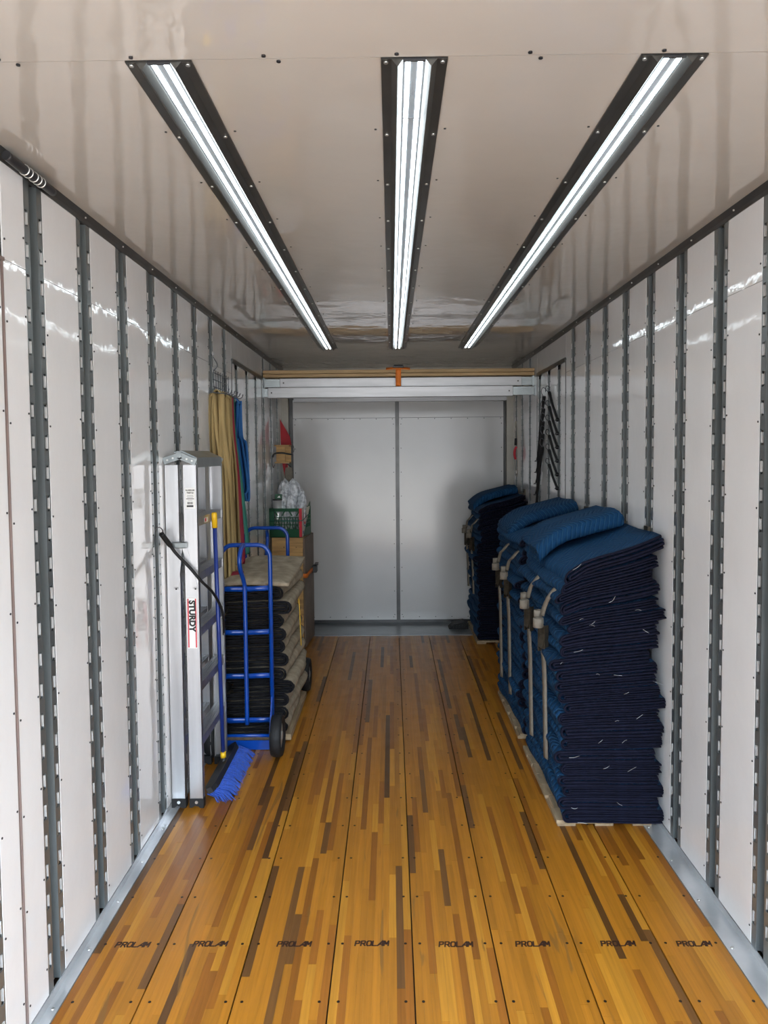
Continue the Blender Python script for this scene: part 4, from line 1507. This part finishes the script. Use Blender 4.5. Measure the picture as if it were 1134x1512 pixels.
rt.cyl((-0.77, 7.62, 0.735), (-0.735, 7.62, 0.735), 0.012, 10)
rt.box(-0.765, -0.735, 7.54, 7.66, 0.738, 0.748)
part(rt, 'ratchet', M['black_plastic'], ob)

cr = empty('milk_crate', (-0.97, 7.39, 1.05), 'green plastic crate holding clear bags on top of the plywood box', 'crate')
x0, x1, y0, y1, z0, z1 = -1.128, -0.815, 7.18, 7.56, 1.0495, 1.322
part(MB().box(x0, x1, y0, y1, z0, z0 + 0.008), 'crate_bottom', M['crate'], cr)
cr.rotation_euler.z = -0.13
box.rotation_euler.z = -0.06
def crate_side(horizontal, pos, a, c):
    w = MB()
    def bx(u0, u1, za, zb):
        if horizontal: w.box(u0, u1, pos, pos + 0.008, za, zb)
        else: w.box(pos, pos + 0.008, u0, u1, za, zb)
    bx(a, c, z0, z0 + 0.078)
    bx(a, c, z1 - 0.030, z1)
    bx(a, a + 0.05, z0, z1); bx(c - 0.02, c, z0, z1)
    for zz in (0.115, 0.150, 0.185): bx(a, c, z0 + zz, z0 + zz + 0.007)
    n = 9
    for k in range(n):
        u = a + 0.05 + (c - a - 0.07) * k / n
        for (za, zb, dirn) in ((0.078, 0.118, 1 if k % 2 else -1), (0.118, 0.153, -1 if k % 2 else 1), (0.153, 0.188, 1 if k % 2 else -1)):
            d = 0.010 * dirn
            uc = u + (c - a) / n / 2
            if horizontal: w.obox((uc, pos + 0.004, z0 + (za + zb) / 2), (0.0035, 0, 0), (0, 0.004, 0), (d * 0.5, 0, (zb - za) / 2))
            else: w.obox((pos + 0.004, uc, z0 + (za + zb) / 2), (0.004, 0, 0), (0, 0.005, 0), (0, d * 0.5, (zb - za) / 2))
    for k in range(4):
        u = a + 0.07 + (c - a - 0.09) * k / 3.2
        if horizontal: w.obox((u, pos + 0.004, z0 + 0.225), (0.007, 0, 0), (0, 0.004, 0), (0.012 * (1 if k % 2 else -1), 0, 0.022))
        else: w.obox((pos + 0.004, u, z0 + 0.225), (0.004, 0, 0), (0, 0.007, 0), (0, 0.012 * (1 if k % 2 else -1), 0.022))
    return part(w, 'crate_side', M['crate'], cr)
crate_side(True, y0, x0, x1)
crate_side(True, y1 - 0.008, x0, x1)
crate_side(False, x0, y0, y1)
crate_side(False, x1 - 0.008, y0, y1)
fl_ = MB().prism([(0, 0), (0.085, 0.045), (0.085, 0.0)], (x1 - 0.005, y1 - 0.10, z1), (0, 1, 0), (0, 0, 1), (0.005, 0, 0))
part(fix_normals(fl_), 'corner_flap', M['crate'], cr)
cd = MB().prism([(0, 0), (0.05, 0.0), (0.27, 0.20), (0.33, 0.27), (0, 0.27)], (x1 + 0.0005, y0 + 0.0, z0 + 0.004), (0, 1, 0), (0, 0, 1), (0.002, 0, 0))
card = part(fix_normals(cd), 'printed_card', M['crate_white'], cr)
local(MB().box(x1 - 0.022, x1 + 0.0032, y0 - 0.0008, y0 + 0.012, z0 + 0.004, z1 - 0.001), cr.location).build('red_stripe', M['print_red'], card)
ring = MB()
cyy, czz = y0 + 0.125, z0 + 0.165
for (r0, r1, m0, a0, a1, xx) in ((0.062, 0.072, 1, 0.0, 2 * PI, 0.0028), (0.030, 0.052, 0, 0.6, 2 * PI - 0.6, 0.0030)):
    nseg = 22
    for k in range(nseg):
        ta, tb = a0 + (a1 - a0) * k / nseg, a0 + (a1 - a0) * (k + 1) / nseg
        b0 = len(ring.v)
        for (rr_, t_) in ((r0, ta), (r1, ta), (r1, tb), (r0, tb)):
            ring.v.append((x1 + xx, cyy + rr_ * math.cos(t_), czz + rr_ * math.sin(t_)))
        ring.face((b0, b0 + 1, b0 + 2, b0 + 3), m0)
ring.box(x1 + 0.0026, x1 + 0.003, y0 + 0.045, y0 + 0.075, z0 + 0.03, z0 + 0.058, 1)
local(ring, cr.location).build('round_emblem', [M['print_red'], M['print_blue']], card)
gt = MB().tube([(x0 - 0.002, y0 - 0.004, z0 + 0.155), (x1 + 0.004, y0 - 0.004, z0 + 0.158), (x1 + 0.005, y0 + 0.01, z0 + 0.158), (x1 + 0.006, y1 - 0.05, z0 + 0.21)], 0.004, 6)
part(gt, 'green_tie', M['green_web'], cr)

can = empty('steel_can', (-1.075, 7.26, 1.06), 'shiny steel can standing in the green crate', 'can')
part(MB().cyl((-1.078, 7.262, 1.0585), (-1.078, 7.262, 1.395), 0.044, 28), 'can_body', M['can'], can)
part(MB().cyl((-1.078, 7.262, 1.395), (-1.078, 7.262, 1.406), 0.0465, 28), 'can_lid', M['black_plastic'], can)
gb = empty('green_carton', (-1.065, 7.27, 1.407), 'small green carton with white emblem on the steel can', 'carton')
part(MB().bbox(-1.100, -1.035, 7.24, 7.30, 1.4068, 1.452, 0.003), 'carton_body', M['crate'], gb)
part(MB().prism([(0, 0), (0.03, 0), (0.022, 0.02), (0.012, 0.014)], (-1.078, 7.2395, 1.420), (1, 0, 0), (0, 0, 1), (0, -0.0006, 0)), 'white_emblem', M['sticker'], gb)

def bag(loc, sx, sy, sz, seed, lab):
    rs = random.Random(seed)
    bm = bmesh.new()
    bmesh.ops.create_icosphere(bm, subdivisions=3, radius=1.0)
    dirs = [(Vector((rs.uniform(-1, 1), rs.uniform(-1, 1), rs.uniform(-0.4, 0.4))).normalized(), rs.uniform(5, 14), rs.uniform(0, 6)) for _ in range(7)]
    for v in bm.verts:
        d = 1.0
        for n_, fq, p in dirs:
            d += 0.055 * abs(math.sin(fq * v.co.dot(n_) + p))
        d -= 0.12
        top = max(0, v.co.z) ** 2
        k = (1 - 0.12 * top)
        v.co = Vector((v.co.x * sx * d * k, v.co.y * sy * d * k, (v.co.z + 1) * sz * d))
    mb = MB()
    mb.add_bm(bm, 0, False)
    o = mb.build('plastic_bag', M['plastic_bag'])
    o.location = loc
    o.rotation_euler = (0, rs.uniform(-0.15, 0.15), rs.uniform(0, 3))
    tag(o, lab, 'plastic bag', 'clear bags in the green crate')
BAGS = [(-1.005, 7.28, 1.09, 0.042, 0.05, 0.175, 'crumpled clear plastic bag in the crate, right beside the steel can'),
        (-0.945, 7.26, 1.09, 0.042, 0.05, 0.165, 'crumpled clear plastic bag, second along from the steel can'),
        (-0.885, 7.28, 1.09, 0.040, 0.05, 0.170, 'crumpled clear plastic bag, third along from the steel can'),
        (-0.880, 7.40, 1.10, 0.042, 0.05, 0.165, 'crumpled clear plastic bag leaning at the printed side of the crate'),
        (-1.045, 7.44, 1.25, 0.060, 0.06, 0.150, 'puffed clear plastic bag on top of the heap behind the green carton'),
        (-0.935, 7.46, 1.25, 0.066, 0.06, 0.155, 'tall clear plastic bag on top of the heap in the crate')]
for i, (x, y, z, a, b_, c, lab) in enumerate(BAGS):
    bag((x, y, z), a, b_, c, 70 + i, lab)

# ------------------------------------------------------------------ small wooden box, red flag, bungee on the corner
wb = empty('wooden_box', (-1.06, 7.52, 1.83), 'small open wooden box hung in the corner above the crate', 'box')
X0, X1, Y0, Y1, Z0, Z1 = -1.130, -0.985, 7.46, 7.58, 1.742, 1.920
part(MB().box(X0, X1, Y0, Y1, Z1 - 0.014, Z1), 'box_board', M['plywood'], wb)
part(MB().box(X0, X1, Y0, Y1, Z0, Z0 + 0.014), 'box_board', M['plywood'], wb)
part(MB().box(X0 + 0.018, X1 - 0.045, Y0 + 0.012, Y0 + 0.026, Z0 + 0.0145, Z1 - 0.0145), 'box_front', M['plywood'], wb)
part(MB().box(X0, X1, Y1 - 0.012, Y1, Z0 + 0.0145, Z1 - 0.0145), 'box_back', M['plywood'], wb)
bg = empty('shock_cord', (-1.06, 7.45, 1.84), 'dark bungee cord wrapped around the small wooden box', 'cord')
part(MB().tube(smooth_path([(-1.148, 7.44, 1.80), (-1.13, 7.452, 1.835), (-1.06, 7.450, 1.842), (-1.00, 7.452, 1.832), (-0.965, 7.50, 1.825)], 5), 0.008, 8), 'cord_body', M['black_plastic'], bg)
part(MB().tube(smooth_path([(-0.965, 7.50, 1.825), (-0.945, 7.50, 1.87), (-0.955, 7.50, 1.92), (-0.97, 7.50, 1.94)], 4), 0.003, 6), 'wire_hook', M['hook_wire'], bg)
part(MB().tube(smooth_path([(-1.148, 7.44, 1.80), (-1.150, 7.44, 1.74), (-1.140, 7.44, 1.70), (-1.128, 7.44, 1.73)], 4), 0.004, 6), 'wire_hook', M['hook_wire'], bg)
fg = empty('red_pennant', (-1.05, 7.63, 1.93), 'red triangular pennant rising above the small wooden box', 'flag')
part(fix_normals(MB().prism([(-0.045, 0.25), (0.05, 0.08), (0.066, -0.01), (-0.040, -0.01)], (-1.050, 7.62, 1.925), (1, 0, 0), (0, 0, 1), (0, 0.004, 0))), 'cloth', M['red_flag'], fg)
part(fix_normals(MB().prism([(-0.025, 0.0), (0.03, 0.0), (0.018, -0.09), (-0.002, -0.14)], (-1.050, 7.60, 1.738), (1, 0, 0), (0, 0, 1), (0, 0.004, 0))), 'cloth_tail', M['red_flag'], fg)
part(MB().cyl((-1.092, 7.624, 1.55), (-1.092, 7.624, 2.18), 0.004, 8), 'stick', M['bolt'], fg)
bgs = empty('net_bag', (-1.03, 7.60, 1.60), 'dull beige bag hanging below the small wooden box', 'bag')
nb = slab('bag_body', 0.075, 0.05, 0.16, 77, M['webbing'], 0.0)
link('bag_body', nb, bgs, (-0.02, -0.02, -0.06))
part(MB().tube(smooth_path([(-1.045, 7.60, 1.70), (-1.03, 7.60, 1.735), (-0.99, 7.60, 1.70)], 4), 0.004, 6), 'bag_cord', M['black_plastic'], bgs)

# ------------------------------------------------------------------ black bungee straps strung on the other wall
def bungee(p, q, lab, sag=0.0):
    p, q = Vector(p), Vector(q)
    root = empty('bungee_strap', p, lab, 'bungee strap', 'black bungee straps on the wall')
    d = (q - p)
    a, b_ = p + d.normalized() * 0.045, q - d.normalized() * 0.045
    mid = (a + b_) / 2 + Vector((-0.004, 0, -sag))
    mb = MB()
    mb.tube(smooth_path([a, a + d * 0.06, mid, b_ - d * 0.06, b_], 4), [0.015] * 5 + [0.0105] * 8 + [0.015] * 4, 8)
    part(mb, 'rubber_body', M['rubber'], root)
    for e, sgn in ((p, 1), (q, -1)):
        u = d.normalized() * sgn
        hk = MB()
        hk.tube(smooth_path([e + u * 0.05, e + u * 0.02 + Vector((-0.022, 0.012, 0.012)), e + Vector((-0.014, 0.010, 0.030)), e + Vector((0.006, 0.0, 0.022)),
                             e + Vector((0.008, -0.004, -0.005))], 4), 0.0032, 6)
        part(hk, 'hook', M['hook_wire'], root)
X_ = 1.286
for k in range(6):
    bungee((X_, 6.315, 2.335 - k * 0.118), (X_, 5.935, 2.045 - k * 0.105),
           'black bungee strap slanting towards the front stack, %s from the top' % ['topmost', 'second', 'third', 'fourth', 'fifth', 'sixth'][k])
for k in range(5):
    bungee((X_ - 0.012 - 0.003 * k, 6.42, 2.33 - k * 0.105), (X_ - 0.012 - 0.003 * k, 6.725, 1.72 - k * 0.098),
           'black bungee strap slanting steeply towards the white doors, %s of its row' % ['topmost', 'second', 'third', 'fourth', 'lowest'][k])

pc = empty('pull_cord', (1.262, 7.8, 1.85), 'pale cord loop with red grip hanging by the corner post above the rear stack', 'cord')
part(MB().tube(smooth_path([(1.262, 7.80, 1.60), (1.250, 7.795, 1.80), (1.252, 7.80, 2.05), (1.262, 7.80, 2.145), (1.272, 7.79, 2.05), (1.274, 7.78, 1.80), (1.274, 7.78, 1.62), (1.268, 7.79, 1.585), (1.262, 7.80, 1.60)], 4), 0.0038, 6), 'cord_loop', M['cord'], pc)
part(MB().tube(smooth_path([(1.262, 7.78, 1.885), (1.246, 7.775, 1.85), (1.244, 7.775, 1.80), (1.254, 7.78, 1.76)], 4), 0.013, 8), 'red_grip', M['print_red'], pc)
part(MB().tube([(1.258, 7.785, 1.97), (1.256, 7.782, 1.90)], 0.014, 8), 'cord_lock', M['black_plastic'], pc)
part(MB().tube([(1.262, 7.785, 1.60), (1.262, 7.785, 1.65)], 0.010, 8), 'cord_end', M['bolt'], pc)

# black cable loom tucked under the trim by the first post
cb = empty('cable_loom', (-1.115, 2.45, 2.70), 'black ringed cable loom tucked under the dark trim at the first post', 'cable')
part(MB().tube(smooth_path([(-1.125, 2.30, 2.708), (-1.118, 2.40, 2.700), (-1.118, 2.50, 2.702), (-1.128, 2.62, 2.708)], 5), 0.014, 10), 'loom_body', M['black_plastic'], cb)
for y in (2.40, 2.425, 2.46, 2.485, 2.51):
    part(MB().tube([(-1.118 + 0.0155 * math.cos(t), y, 2.701 + 0.0155 * math.sin(t)) for t in [2 * PI * k / 14 for k in range(14)]], 0.0022, 5, closed=True), 'ring', M['bolt'], cb)
